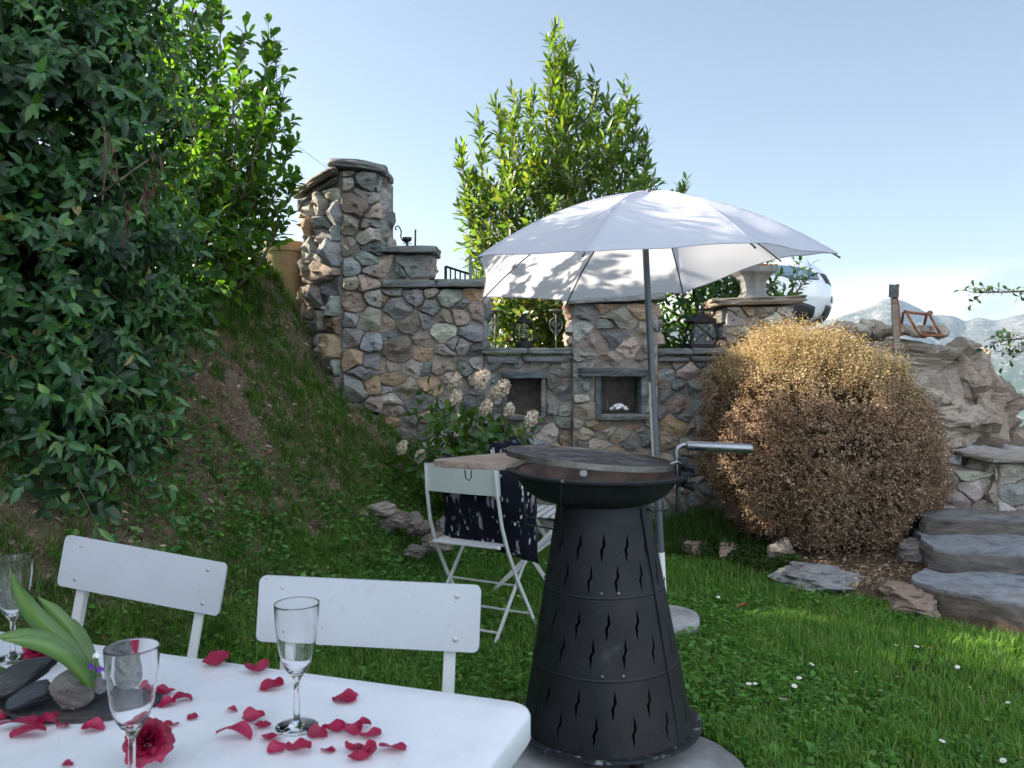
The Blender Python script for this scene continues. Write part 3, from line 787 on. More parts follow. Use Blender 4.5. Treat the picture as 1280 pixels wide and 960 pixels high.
# the long low wall
w = thing('stone_wall', (.2, 6.6, 0), 'rubble stone garden wall with slate coping, stepping up at its left end', 'wall')
mb = MB()
stone_face(mb, (-1.01, 6.5, 0), UX, UZ, NY, (0, .2, .80, 1.86), .15, 3, asp=1.3, bulge=.05)
stone_face(mb, (-1.08, 6.5, 0), UX, UZ, NY, (0, 1.93, .46, 2.115), .15, 14, asp=.9, relax=1)
stone_face(mb, (-.62, 6.5, 0), (0, 1, 0), UZ, (1, 0, 0), (0, 1.93, .3, 2.115), .16, 8)
stone_face(mb, (-.21, 6.5, 0), (0, 1, 0), UZ, (1, 0, 0), (0, 1.41, .34, 1.86), .17, 15)
stone_face(mb, (-.21, 6.5, 0), UX, UZ, NY, (0, 0, .665, 1.365), .138, 5, holes=[(.155, .89, .455, 1.23)], asp=1.4)
stone_face(mb, (1.095, 6.5, 0), UX, UZ, NY, (0, 0, .5, 1.335), .14, 9, asp=1.4)
mb.build('masonry', M['stone'], w, **SW)
mb = MB()                                     # the core keeps the niche open
mb.box((-.608, 6.699, .925), (.80, .402, 1.85)); mb.box((-.85, 6.699, 1.985), (.45, .398, .25))
for x0, x1, z0, z1 in ((-.207, -.05, 0, 1.36), (.24, .47, 0, 1.36), (-.05, .24, 0, .90), (-.05, .24, 1.215, 1.36)):
    mb.box(((x0+x1)/2, 6.699, (z0+z1)/2), (x1-x0, .406, z1-z0))
mb.box((.095, 6.86, 1.06), (.29, .08, .32)); mb.box((1.345, 6.699, .68), (.5, .402, 1.36))
mb.build('mortar_core', M['mortar'], w)
cop = [((-.985, -.575), 1.868, 1.915, 1), ((-.58, -.19), 1.87, 1.925, 2), ((-.23, .12), 1.37, 1.412, 3), ((.122, .46), 1.368, 1.41, 4), ((1.09, 1.36), 1.365, 1.405, 5), ((1.362, 1.6), 1.367, 1.409, 6)]
for (x0, x1), z0, z1, k in cop:
    mb = MB(); slab(mb, rect(x0, 6.42, x1, 6.9), z0, z1, k, 3, .008, (.24, .25, .24)); mb.build('coping_slab', M['slate'], w, **SW)
mb = MB(); slab(mb, rect(-1.12, 6.4, -.565, 6.88), 2.125, 2.175, 17, 3, .012, (.22, .24, .24), (.0, 0)); mb.build('step_slab', M['slate'], w, **SW)
for x0, x1, z0, z1 in ((1.1, 1.33, 1.31, 1.34), (1.35, 1.57, 1.318, 1.345), (-.2, .05, 1.3, 1.345), (.08, .43, 1.31, 1.35)):
    mb = MB(); slab(mb, rect(x0, 6.43, x1, 6.7), z0, z1, x0 * 9, 2, .008, (.2, .205, .21)); mb.build('course_slab', M['slate'], w, **SW)
nf = MB(); slab(nf, rect(-.08, 6.41, .27, 6.8), 1.185, 1.235, 21, 3, .012, (.13, .15, .16)); ln = nf.build('niche_lintel', M['slate'], w, **SW)
for x in (-.055, .235):
    mb = MB(); slab(mb, rect(x - .022, 6.45, x + .022, 6.8), .9, 1.183, x * 31, 4, .006, (.3, .28, .25) if x > 0 else (.16, .17, .18)); mb.build('niche_jamb', M['slate'], w, **SW)
mb = MB(); slab(mb, rect(-.06, 6.42, .24, 6.8), .875, .9, 23, 2, .006); mb.build('niche_sill', M['slate'], w, **SW)

# the tall pillar at the left end, turned so that two faces show
p = thing('stone_pillar', (-1.3, 6.6, 0), 'tall rough stone pillar with a sloping slab on top, beside the leafy bank', 'pillar')
A_, B_, C_ = Vector((-1.60, 6.74, 0)), Vector((-1.27, 6.37, 0)), Vector((-1.0, 6.48, 0))
mb = MB()
def facing(a, b):
    u = (b - a).normalized(); return u, Vector((u.y, -u.x, 0)), (b - a).length
u, nn, L = facing(A_, B_); stone_face(mb, A_, u, UZ, nn, (0, .9, L, 2.6), .16, 31, asp=1.2, bulge=.095, relax=0)
u, nn, L = facing(B_, C_); stone_face(mb, B_, u, UZ, nn, (0, .6, L + .01, 2.72), .165, 37, asp=1.45, bulge=.085)
stone_face(mb, C_, (0, 1, 0), UZ, (1, 0, 0), (0, 1.9, .42, 2.72), .19, 34, asp=1.3)
stone_face(mb, (-1.63, 6.76, 0), (-.0, 1, 0), UZ, (-1, 0, 0), (0, 1.2, .25, 2.6), .2, 35)
mb.build('masonry', M['stone'], p, **SW)
mb = MB(); ring = [A_ + Vector((.006, .004, 0)), B_ + Vector((.0, .004, 0)), C_ + Vector((-.002, .002, 0)), Vector((-.96, 6.95, 0)), Vector((-1.61, 7.0, 0))]
zt = [2.60, 2.72, 2.72, 2.72, 2.6]
mb.add([v for v in ring] + [v + Vector((0, 0, z)) for v, z in zip(ring, zt)], [(4,3,2,1,0), (5,6,7,8,9)] + [(i, (i+1) % 5, (i+1) % 5 + 5, i + 5) for i in range(5)])
mb.build('mortar_core', M['mortar'], p)
mb = MB(); slab(mb, [(-1.36, 6.27), (-1.12, 6.28), (-.94, 6.40), (-.95, 6.9), (-1.34, 6.95)], 2.735, 2.79, 41, 3, .02, (.24, .235, .225), (-.06, 0)); mb.build('cap_slab', M['slate'], p, **SW)
mb = MB(); slab(mb, [(-1.72, 6.72), (-1.5, 6.42), (-1.3, 6.27), (-1.27, 6.9), (-1.66, 7.02)], 2.655, 2.70, 42, 3, .02, (.27, .24, .21), (.28, 0)); mb.build('cap_slab', M['slate'], p, **SW)
mb = MB(); slab(mb, [(-1.66, 6.74), (-1.48, 6.5), (-1.3, 6.34), (-1.3, 6.9), (-1.6, 7.0)], 2.60, 2.635, 43, 3, .02, (.2, .19, .18), (.26, 0)); mb.build('cap_slab', M['slate'], p, **SW)

# the capped pillar in the middle, with the shell's niche
p = thing('stone_pillar', (.77, 6.6, 0), 'square stone pillar behind the umbrella pole, pale cap slab and niche with white shell', 'pillar')
px0, px1, fy = .454, 1.09, 6.43
mb = MB()
stone_face(mb, (px0, fy, 0), UX, UZ, NY, (0, .0, px1 - px0, 1.74), .155, 52, holes=[(.19, .89, .54, 1.27)], asp=1.45)
stone_face(mb, (px0, fy + .45, 0), (0, -1, 0), UZ, (-1, 0, 0), (0, 1.42, .45, 1.74), .17, 53)
stone_face(mb, (px1, fy, 0), (0, 1, 0), UZ, (1, 0, 0), (0, 1.42, .45, 1.74), .17, 54)
mb.build('masonry', M['stone'], p, **SW)
mb = MB()
for x0, x1, z0, z1 in ((px0, .66, 0, 1.74), (.98, px1, 0, 1.74), (.66, .98, 0, .915), (.66, .98, 1.20, 1.74)):
    mb.box(((x0+x1)/2, fy + .244, (z0+z1)/2), (x1-x0 - .001, .494, z1-z0))
mb.box((.82, fy + .42, 1.06), (.318, .14, .29)); mb.build('mortar_core', M['mortar'], p)
mb = MB(); slab(mb, rect(px0 - .04, fy - .07, px1 + .05, fy + .55), 1.755, 1.825, 55, 3, .008, (.36, .36, .35), (.05, 0)); mb.build('cap_slab', M['slate'], p, **SW)
mb = MB(); slab(mb, rect(.5, fy - .07, 1.01, fy + .3), 1.20, 1.262, 56, 4, .014, (.13, .15, .155)); mb.build('niche_lintel', M['slate'], p, **SW)
for x in (.645, .985):
    mb = MB(); slab(mb, rect(x - .032, fy - .03, x + .028, fy + .3), .915, 1.198, x * 17, 5, .008, (.14, .16, .17) if x < .8 else (.24, .25, .26)); mb.build('niche_jamb', M['slate'], p, **SW)
mb = MB(); slab(mb, rect(.63, fy - .075, 1.02, fy + .3), .88, .914, 58, 2, .008, (.26, .27, .25)); mb.build('niche_sill', M['slate'], p, **SW)
# the right pillar under the urn
p = thing('stone_pillar', (1.84, 6.7, 0), 'stone pillar behind the round bush carrying a weathered urn, left side sunlit', 'pillar')
px0, px1, fy = 1.60, 2.10, 6.45
mb = MB()
stone_face(mb, (px0, fy, 0), UX, UZ, NY, (0, .5, px1 - px0, 1.72), .14, 62, asp=1.5)
stone_face(mb, (px0, fy + .5, 0), (0, -1, 0), UZ, (-1, 0, 0), (0, 1.38, .5, 1.72), .15, 63)
stone_face(mb, (px1, fy, 0), (0, 1, 0), UZ, (1, 0, 0), (0, .5, .5, 1.72), .17, 64)
mb.build('masonry', M['stone'], p, **SW)
mb = MB(); mb.box(((px0+px1)/2, fy + .248, .86), (.498, .5, 1.72)); mb.build('mortar_core', M['mortar'], p)
mb = MB(); slab(mb, [(px0 - .1, fy - .06), (px0 + .1, fy - .1), (px1 + .08, fy - .06), (px1 + .06, fy + .55), (px0 - .06, fy + .55)], 1.735, 1.79, 65, 4, .02, (.33, .27, .21), (.03, 0)); mb.build('cap_slab', M['slate'], p, **SW)

# the crag behind the bush: one outcrop of several split blocks
p = thing('rock_outcrop', (3.1, 7.3, .3), 'big layered brown rock outcrop to the right of the round dry bush', 'rock')
CR = [((3.22, 7.55, 1.06), (.86, .6, .50), (0, .02, .06), 71, (.33, .285, .24), .42, .86), ((3.86, 7.35, .78), (.40, .5, .62), (0, .22, .25), 72, (.31, .255, .205), .55, .74), ((3.42, 7.02, .84), (.52, .36, .24), (.05, -.10, .1), 73, (.37, .315, .26), .6, .66), ((3.75, 6.95, .42), (.66, .36, .26), (.1, .1, .2), 74, (.33, .33, .335), .6, .6), ((4.1, 7.2, .35), (.42, .5, .55), (.1, .25, .2), 75, (.32, .265, .215), .6, .6), ((2.7, 7.5, 1.12), (.35, .5, .40), (0, 0, .3), 76, (.36, .3, .25), .5, .7)]
for loc, size, rot, sd, col, bx, lo in CR:
    mb = MB(); rock(mb, loc, size, rot, sd, 6, 9, .15, col, 2.2, lo, bx); mb.build('rock_block', M['stone'], p, smooth=True, angle=24)
# dry course on its top
cs = thing('dry_stone_course', (3.0, 7.2, 1.5), 'low course of flat rubble laid along the top of the rock outcrop', 'wall')
rr = random.Random(4)
for k in range(9):
    x = lerp(2.62, 3.5, k / 8); h = .05 + .06 * rr.random() * (1 if k < 5 else .5)
    mb = MB(); rock(mb, (x, 7.15 + rr.uniform(-.08, .08), 1.53 + h * .4), (.09 + .05 * rr.random(), .12, h), (0, rr.uniform(-.2, .2), rr.uniform(-.4, .4)), 80 + k, 3, 8, .1, rr.choice([(.36, .3, .25), (.3, .25, .2), (.4, .36, .3)]))
    mb.build('course_stone', M['stone'], cs, **SW)

# the low wall at the right edge, missing sunlight put into its stone colours
p = thing('low_wall', (3.4, 5.75, .3), 'low rubble wall above the stone steps, full sun put into its pale colour', 'wall')
SUN_PAL = [(.52,.46,.4), (.55,.5,.44), (.47,.41,.35), (.5,.48,.45)]
mb = MB(); stone_face(mb, (2.78, 5.62, 0), UX, UZ, NY, (0, .3, .36, .60), .14, 91, pal_=SUN_PAL, asp=1.3)
stone_face(mb, (3.12, 5.54, 0), UX, UZ, NY, (0, .3, .8, .66), .15, 92, pal_=SUN_PAL, asp=1.2)
stone_face(mb, (3.12, 5.84, 0), (0, -1, 0), UZ, (-1, 0, 0), (0, .3, .3, .66), .15, 93, pal_=SUN_PAL); mb.build('masonry', M['stone'], p, **SW)
mb = MB(); mb.box((2.95, 5.78, .43), (.34, .3, .34)); mb.box((3.52, 5.76, .47), (.8, .42, .38)); mb.build('mortar_core', M['mortar'], p)
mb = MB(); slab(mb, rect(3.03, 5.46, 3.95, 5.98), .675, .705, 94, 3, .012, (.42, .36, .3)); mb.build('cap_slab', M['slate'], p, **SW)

# stone steps
ST = [([(2.12, 4.62), (2.22, 4.40), (2.47, 4.15), (3.5, 3.85), (3.7, 4.75), (2.35, 4.9)], -.02, .15, 'lowest broad slate step, split bluish slab level with the lawn edge', (.34, .365, .39)),
      ([(2.36, 4.84), (2.5, 4.76), (3.9, 4.58), (3.95, 5.35), (2.5, 5.4)], .06, .265, 'second slate step, thick grey block behind the lowest slab', (.32, .335, .35)),
      ([(2.52, 5.3), (2.7, 5.22), (4.0, 5.14), (4.0, 5.62), (2.62, 5.6)], .18, .36, 'topmost dark step at the foot of the low pale wall', (.25, .245, .235))]
for k, (poly, z0, z1, lab, col) in enumerate(ST):
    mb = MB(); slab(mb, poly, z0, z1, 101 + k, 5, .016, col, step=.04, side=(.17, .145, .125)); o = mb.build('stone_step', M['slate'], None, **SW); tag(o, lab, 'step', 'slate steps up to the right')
mb = MB(); slab(mb, [(2.45, 3.86), (3.2, 3.6), (3.3, 3.8), (2.55, 4.06)], -.05, .04, 107, 3, .02, (.3, .31, .32)); tag(mb.build('stone_step', M['slate'], None, **SW), 'flat grey stone in the grass in front of the lowest step', 'step', 'slate steps up to the right')
# edging stones between lawn and bed
ED = [((1.42, 5.6, .06), (.16, .1, .09), (.36, .28, .22), 'pale reddish edging stone in front of the thyme mat', 1), ((1.70, 5.38, .10), (.15, .13, .14), (.24, .22, .2), 'upright blunt grey edging stone at the bush corner', 2),
      ((1.84, 4.98, .045), (.40, .19, .10), (.26, .27, .28), 'long grey slab edging the lawn under the bush', 3), ((2.1, 4.58, .055), (.26, .28, .125), (.3, .22, .18), 'reddish brown broken rock where edging meets the steps', 4),
      ((1.22, 5.75, .05), (.13, .09, .07), (.28, .21, .17), 'small brown edging stone half covered by thyme', 5), ((2.42, 5.2, .17), (.17, .13, .10), (.2, .19, .18), 'dark stone under the right side of the bush', 6), ((1.05, 5.85, .04), (.1, .08, .06), (.25, .2, .17), 'leftmost little stone at the thyme edge', 7)]
for loc, size, col, lab, sd in ED:
    mb = MB(); rock(mb, loc, size, (0, 0, -.5 if sd in (3,) else sd * .7), 110 + sd, 5, 16, .10, col, 3, .42, .75); tag(mb.build('edging_stone', M['stone'], None, **SW), lab, 'stone', 'stones edging the lawn')
# tumbled rocks at the foot of the bank
BR = [((475, 636), 5.35, (.19, .15, .05), .1, 'flat pale topped rock uppermost at the bank foot', (.34, .3, .27)), ((478, 655), 5.3, (.16, .14, .07), .5, 'blocky dark rock under the flat topped one', (.2, .19, .19)), ((524, 658), 5.25, (.13, .12, .085), 1.1, 'rounded grey rock right of the flat topped one', (.22, .2, .19)), ((497, 648), 5.2, (.07, .09, .06), 1.9, 'small wedge rock between the two blocky ones', (.26, .22, .19)), ((545, 680), 5.15, (.12, .1, .07), 2.3, 'brown rock lowest at the bank foot', (.2, .16, .14)), ((556, 662), 5.35, (.1, .08, .09), .9, 'dark rock behind the cushioned chair', (.2, .2, .2)), ((520, 688), 5.05, (.11, .08, .05), .2, 'low rock sunk in weeds at the bank foot', (.17, .16, .14)), ((450, 650), 5.2, (.08, .08, .06), 2.7, 'little rock at the left end of the tumbled rocks', (.24, .21, .18))]
for k, ((px, py), Y, size, rz, lab, col) in enumerate(BR):
    mb = MB(); rock(mb, at(px, py, Y), size, (.1, -.08, rz), 130 + k, 5, 15, .11, col, 3, .45, .7); tag(mb.build('rock', M['stone'], None, **SW), lab, 'rock', 'rocks tumbled at the foot of the bank')
# paving under the grill
mb = MB(); n = 40
slab(mb, [(.33 + .43 * math.cos(a), 2.75 + .43 * math.sin(a)) for a in [2 * PI * k / n for k in range(n)]], -.03, .022, 141, 3, .006, (.3, .3, .3))
slab(mb, [(-.25, 2.6), (.15, 2.35), (.5, 2.45), (.35, 3.25), (-.1, 3.1)], -.03, .018, 142, 3, .006, (.26, .26, .26))
tag(mb.build('paving', M['concrete'], None, **SW), kind='structure')
# ------------------------------------------------------------------ shrubs
def lump_shoots(lumps, m, rng, inward=.35, upb=.2):
    """shoot starts on the skin of overlapping lumps, pointing outward"""
    Lm = np.array(lumps, float); w = (Lm[:, 3] * Lm[:, 4]); w = w / w.sum()
    i = rng.choice(len(Lm), m, p=w); d = unit(rng.normal(size=(m, 3)))
    R = Lm[i][:, 3:6]; P = Lm[i][:, :3] + d * R * rng.uniform(1 - inward, 1.0, (m, 1))
    ok = np.ones(m, bool)
    for j in range(len(Lm)):
        q = (P - Lm[j, :3]) / Lm[j, 3:6]; ok &= ~((np.linalg.norm(q, axis=1) < .62) & (i != j))
    D = unit(d + np.array([0, 0, upb]) + rng.normal(size=(m, 3)) * .45)
    return P[ok], D[ok]
def dry_pods(mb, p):
    for k in range(14):
        a = rnd.uniform(0, 6.28); q = p + Vector((math.cos(a) * .02, math.sin(a) * .02, rnd.uniform(-.14, .06)))
        mb.col = rnd.choice([(.13, .065, .05), (.2, .11, .08), (.10, .05, .04)]); L = rnd.uniform(.04, .09)
        s = Vector((rnd.uniform(-.4, .4), rnd.uniform(-.4, .4), -1)).normalized() * L; w = Vector((math.cos(a + 1), math.sin(a + 1), 0)) * .006
        mb.add([q, q + s * .5 + w, q + s, q + s * .5 - w], [(0, 1, 2, 3)])

# 1. the big hedge-like shrub on the left
hs = thing('evergreen_shrub', (-2.4, 4.0, .75), 'huge dark glossy leaved shrub filling the left side above the bank', 'shrub')
LU = [(-2.45, 3.95, 1.05, .62, .6, .45), (-2.38, 3.95, 1.75, .72, .65, .5), (-2.4, 4.05, 2.45, .74, .68, .55), (-2.45, 4.15, 3.15, .68, .62, .5),
      (-3.1, 4.0, 1.9, .8, .8, 1.2), (-3.0, 4.2, 3.1, .7, .7, .7), (-2.75, 3.2, 1.7, .6, .6, .9), (-2.75, 3.0, 2.5, .55, .6, .6), (-2.85, 2.2, 1.9, .5, .7, 1.0), (-3.0, 1.5, 1.8, .5, .7, 1.0), (-2.5, 1.9, 1.9, .35, .5, .6), (-2.6, 2.6, 2.3, .4, .5, .7),  # the nearest lumps lie out of view, added to shade the table
      (-2.1, 3.75, .98, .40, .4, .30), (-2.45, 3.6, .92, .5, .4, .32), (-1.98, 4.0, 1.3, .26, .3, .28), (-2.38, 5.0, 1.95, .42, .38, .5), (-2.18, 4.1, 2.0, .40, .4, .35), (-2.14, 4.0, 1.4, .36, .38, .3), (-2.2, 4.0, 2.75, .4, .4, .35)]
S_, D_ = lump_shoots(LU, 6600, RNG); L_ = RNG.uniform(.16, .40, len(S_))
D_[:, 2] -= .15
P_, A_l, N_l, pts_ = shoots(S_, D_, L_, 12, .85, -.12)
A_l[:, 2] -= .25
n = len(P_)
leaves_obj('foliage', P_, A_l, N_l, RNG.uniform(.035, .088, n), RNG.uniform(.017, .036, n), pal(n, [(.044, .112, .046), (.055, .135, .05), (.07, .16, .045), (.12, .21, .06), (.28, .2, .08)], .28, [.33, .33, .22, .11, .01]), M['leaf'], hs, fold=.3, droop=.3)
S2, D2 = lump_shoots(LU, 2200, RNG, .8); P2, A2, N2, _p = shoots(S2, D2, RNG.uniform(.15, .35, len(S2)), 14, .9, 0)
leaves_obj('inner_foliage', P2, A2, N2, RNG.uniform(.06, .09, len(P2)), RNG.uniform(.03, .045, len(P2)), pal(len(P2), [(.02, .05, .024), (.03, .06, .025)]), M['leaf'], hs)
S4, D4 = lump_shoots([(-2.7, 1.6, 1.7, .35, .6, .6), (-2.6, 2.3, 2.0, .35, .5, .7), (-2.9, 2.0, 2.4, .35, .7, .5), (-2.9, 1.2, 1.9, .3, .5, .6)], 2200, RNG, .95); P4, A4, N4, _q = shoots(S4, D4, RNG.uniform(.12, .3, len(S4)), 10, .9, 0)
leaves_obj('foliage', P4, A4, N4, RNG.uniform(.06, .1, len(P4)), RNG.uniform(.035, .05, len(P4)), pal(len(P4), [(.03, .08, .035), (.04, .1, .04)]), M['leaf'], hs)  # dense unseen foliage added out of frame to keep sun off the table
mb = MB(); twigs(mb, S_[::6], pts_[::6], .004); tag(mb.build('twig', M['bark'], hs), kind='stuff')
mb = MB()
for x, y, zt in ((-2.45, 4.05, 3.2), (-2.7, 3.4, 2.5), (-2.95, 4.2, 3.2), (-2.85, 2.3, 2.2), (-3.05, 1.6, 2.0)):
    z0 = gz1(x, y); mb = MB(); mb.tube([(x, y, z0 - .1), (x + .05, y - .03, lerp(z0, zt, .4)), (x - .04, y + .05, zt)], [.05, .035, .012], 7); mb.build('trunk', M['bark'], hs, smooth=True)
mb = MB()
for px, py, Y in ((138, 175, 3.45), (186, 215, 3.5), (160, 255, 3.45), (192, 200, 3.5)): dry_pods(mb, at(px, py, Y))
tag(mb.build('dry_pod', M['drybush'], hs), kind='stuff'); mb = MB()
mb.tube([at(122, 245, 3.5), at(150, 225, 3.42), at(185, 200, 3.45)], [.006, .005, .003], 5); mb.tube([at(130, 160, 3.5), at(133, 200, 3.45), at(128, 250, 3.5)], [.003, .004, .005], 5); mb.build('bare_twig', M['bark'], hs)

def stem_shrub(root, base, tips, Lside, nside, nleaf, leaf, wid, cols, mat, shape, seed, t0=.22, cone=.7, extra=None, upb=.35, stem_r=.014, bulge=.2):
    r = np.random.default_rng(seed); SS = []; DD = []; LL = []; sm = MB()
    for tp in tips:
        b = Vector(base) + Vector((r.uniform(-.15, .15), r.uniform(-.12, .12), 0)); tp = Vector(tp)
        side = Vector((tp.x - b.x, tp.y - b.y, 0)) * bulge
        pl = [b.lerp(tp, t) + side * math.sin(t * PI) + Vector((r.normal() * .02, r.normal() * .02, 0)) for t in np.linspace(0, 1, 9)]
        sm.tube(pl, list(np.linspace(stem_r, .003, 9)), 6)
        H = (tp - b).length
        for k in range(int(nside * H)):
            t = t0 + (1 - t0) * (k + r.uniform()) / (nside * H); i = min(7, int(t * 8)); f = t * 8 - i
            q = pl[i].lerp(pl[i + 1], f); a = r.uniform(0, 6.28)
            tg = (pl[i + 1] - pl[i]).normalized()
            SS.append(q); DD.append((math.cos(a) * .8 + tg.x * .7, math.sin(a) * .8 + tg.y * .7, upb + r.uniform(-.2, .4) + tg.z * .5)); LL.append(Lside * r.uniform(.5, 1.2) * (1.05 - .75 * t))
        tg = (pl[8] - pl[6]).normalized(); SS.append(pl[7]); DD.append(tg); LL.append((pl[8] - pl[7]).length + .05)
    if extra is not None:
        e, d = extra; SS += [Vector(v) for v in e]; DD += [tuple(v) for v in d]; LL += list(r.uniform(.6, 1.1, len(e)) * Lside)
    SS = np.array([tuple(v) for v in SS]); DD = np.array(DD, float); LL = np.array(LL)
    P, A, Nn, pts = shoots(SS, DD, LL, nleaf, cone, .1)
    n = len(P)
    leaves_obj('foliage', P, A, Nn, r.uniform(.7, 1.15, n) * leaf, r.uniform(.75, 1.15, n) * wid, pal(n, cols, .2), mat, root, shape=shape, fold=.22, droop=.14)
    twigs(sm, SS, pts, .004); tag(sm.build('stem', M['bark'], root, smooth=True), kind='stuff')

# 2. tall loose shrub against the sky behind it
def T(px, py, Y): return at(px, py, Y)
YL = 6.12
g1 = thing('cherry_laurel', (-2.15, YL, 1.9), 'tall loose broad leaved shrub, sunlit top against the sky left of the tall pillar', 'shrub')
tips = [T(px, py, YL + dy) for px, py, dy in ((212, 8, .1), (238, -25, 0), (258, -5, 0), (283, 6, .1), (300, 40, -.1), (338, 42, -.1), (345, 75, -.1), (364, 178, -.15), (352, 120, -.15), (322, 140, -.1), (190, 40, 0), (362, 232, -.1), (225, 60, -.1), (255, 60, 0), (175, 10, 0), (205, 60, 0), (222, 40, -.6), (262, 95, -.7), (300, 100, -.6), (240, 120, -.9), (330, 130, -.5))]
LU2 = [(-2.2, 5.5, 2.0, .40, .35, .38), (-2.3, 6.05, 2.3, .48, .33, .36), (-2.1, 6.05, 2.35, .30, .28, .34), (-2.6, 6.1, 2.4, .5, .35, .5), (-2.35, 6.05, 2.7, .42, .28, .25), (-2.02, 6.05, 2.6, .26, .22, .22)]
e2 = lump_shoots(LU2, 430, RNG)
stem_shrub(g1, (-2.2, YL, 1.75), tips, .28, 9.5, 8, .095, .05, [(.045, .11, .022), (.06, .135, .025), (.08, .155, .03), (.036, .09, .024)], M['laurel'], 'obov', 5, extra=e2)
# 3. the laurel on the terrace behind the umbrella
g2 = thing('laurel_bush', (.45, 7.9, 1.38), 'bushy pointed laurel with narrow leaves rising behind the white umbrella', 'shrub')
YC = 7.8
tips = [T(px, py, YC + dy) for px, py, dy in ((690, 40, 0), (700, 52, .1), (578, 190, 0), (585, 215, -.1), (600, 152, .1), (625, 132, 0), (645, 122, -.15), (664, 116, .1), (640, 160, -.3), (708, 66, .05), (720, 92, .1), (745, 108, 0), (764, 128, 0), (784, 116, .1), (795, 150, 0), (803, 175, -.1), (808, 208, .1), (770, 140, .2), (735, 150, -.2), (705, 150, -.3), (612, 230, -.2), (692, 80, -.1), (705, 120, .1), (812, 245, -.2), (760, 190, -.3), (670, 190, -.4), (630, 250, -.3), (852, 236, .1))]
LU3 = [(.15, 7.8, 2.55, .5, .45, .4), (.55, 7.75, 2.7, .55, .5, .5), (.85, 7.8, 2.5, .4, .4, .45), (.45, 7.7, 1.9, .75, .5, .5), (.1, 7.75, 1.75, .45, .4, .4), (.5, 7.8, 3.1, .3, .3, .35)]
e3 = lump_shoots(LU3, 850, RNG)
stem_shrub(g2, (.42, YC, 1.35), tips, .27, 13, 9, .115, .03, [(.05, .10, .026), (.065, .12, .03), (.085, .14, .035), (.12, .15, .045)], M['laurel'], 'lance', 6, extra=e3, cone=.6, upb=.6, bulge=.28)
# 4. clipped laurel hedge between the pillars, and a lower one behind the hurricane lantern
g3 = thing('laurel_hedge', (1.7, 7.9, 1.38), 'dense dark green laurel hedge behind the square lantern between two pillars', 'hedge')
S3, D3 = lump_shoots([(1.35, 7.9, 1.7, .4, .35, .5), (1.75, 7.95, 1.75, .4, .35, .5), (2.1, 8.0, 1.7, .35, .35, .45)], 420, RNG)
P3, A3, N3, q3 = shoots(S3, D3, RNG.uniform(.15, .3, len(S3)), 9, .8, .1); n = len(P3)
leaves_obj('foliage', P3, A3, N3, RNG.uniform(.08, .12, n), RNG.uniform(.03, .042, n), pal(n, [(.025, .07, .022), (.035, .085, .022), (.05, .1, .03)]), M['laurel'], g3)
mb = MB(); twigs(mb, S3[::3], q3[::3]); mb.tube([(1.7, 7.95, 1.3), (1.72, 7.95, 2.0)], [.03, .01]); tag(mb.build('stem', M['bark'], g3), kind='stuff')
g4 = thing('laurel_shrub', (.2, 7.3, 1.38), 'low yellow green sunlit laurel behind the black hurricane lantern', 'shrub')
S3, D3 = lump_shoots([(.15, 7.35, 1.6, .3, .25, .22), (.42, 7.4, 1.62, .25, .22, .22), (-.02, 7.5, 1.5, .16, .2, .16)], 170, RNG)
P3, A3, N3, q3 = shoots(S3, D3, RNG.uniform(.1, .22, len(S3)), 8, .8, .1); n = len(P3)
leaves_obj('foliage', P3, A3, N3, RNG.uniform(.07, .1, n), RNG.uniform(.03, .045, n), pal(n, [(.035, .085, .02), (.07, .13, .025), (.14, .16, .035), (.12, .1, .04)]), M['laurel'], g4)
mb = MB(); twigs(mb, S3[::3], q3[::3]); tag(mb.build('stem', M['bark'], g4), kind='stuff')

# 5. the round dry bush
bc = Vector((2.10, 5.80, .80)); BRX, BRZ = .775, .74
b = thing('dry_round_bush', (bc.x, bc.y, .15), 'big clipped ball shaped bush, dried brown all over, golden on top', 'bush')
n = 56000
d = unit(RNG.normal(size=(n, 3))); d = d[d[:, 2] > -.86]
hole = np.array([mnoise.noise(Vector(v) * 7) * .6 + mnoise.noise(Vector(v) * 15) * .5 for v in d]); d = d[hole > -.16 + RNG.uniform(-.15, .15, len(d))]; n = len(d)
sq = np.sign(d) * np.abs(d) ** .9; lum = np.array([mnoise.fractal(Vector(v) * 2.4, .9, 2, 4) for v in d])
rad = ((1 + .12 * lum - .28 * RNG.uniform(0, 1, n) ** 2) * (1 - .20 * sstep(.25, .95, d @ np.array([.72, 0, .69]))))[:, None]
dq = np.sign(d) * np.abs(d) ** .88; B0 = np.array(bc) + dq / np.maximum(.93, np.linalg.norm(dq, axis=1, keepdims=True) ** .55) * np.array([BRX, BRX, BRZ]) * rad
B0[:, 2] = np.maximum(B0[:, 2], .2)
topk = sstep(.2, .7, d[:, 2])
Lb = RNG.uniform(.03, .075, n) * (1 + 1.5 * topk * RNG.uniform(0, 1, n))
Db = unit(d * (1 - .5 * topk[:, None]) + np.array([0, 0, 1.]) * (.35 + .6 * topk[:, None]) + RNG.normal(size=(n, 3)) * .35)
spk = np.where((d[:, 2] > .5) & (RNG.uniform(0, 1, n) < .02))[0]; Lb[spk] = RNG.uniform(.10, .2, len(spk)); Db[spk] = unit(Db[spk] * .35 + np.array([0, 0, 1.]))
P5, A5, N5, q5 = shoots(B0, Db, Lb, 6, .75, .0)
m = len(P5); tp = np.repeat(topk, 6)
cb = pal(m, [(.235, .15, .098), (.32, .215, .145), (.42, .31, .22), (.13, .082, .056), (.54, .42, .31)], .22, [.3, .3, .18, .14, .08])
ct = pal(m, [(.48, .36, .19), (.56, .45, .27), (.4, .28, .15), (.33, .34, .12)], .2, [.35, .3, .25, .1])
kk = (RNG.uniform(0, 1, m) < tp * .85)[:, None]
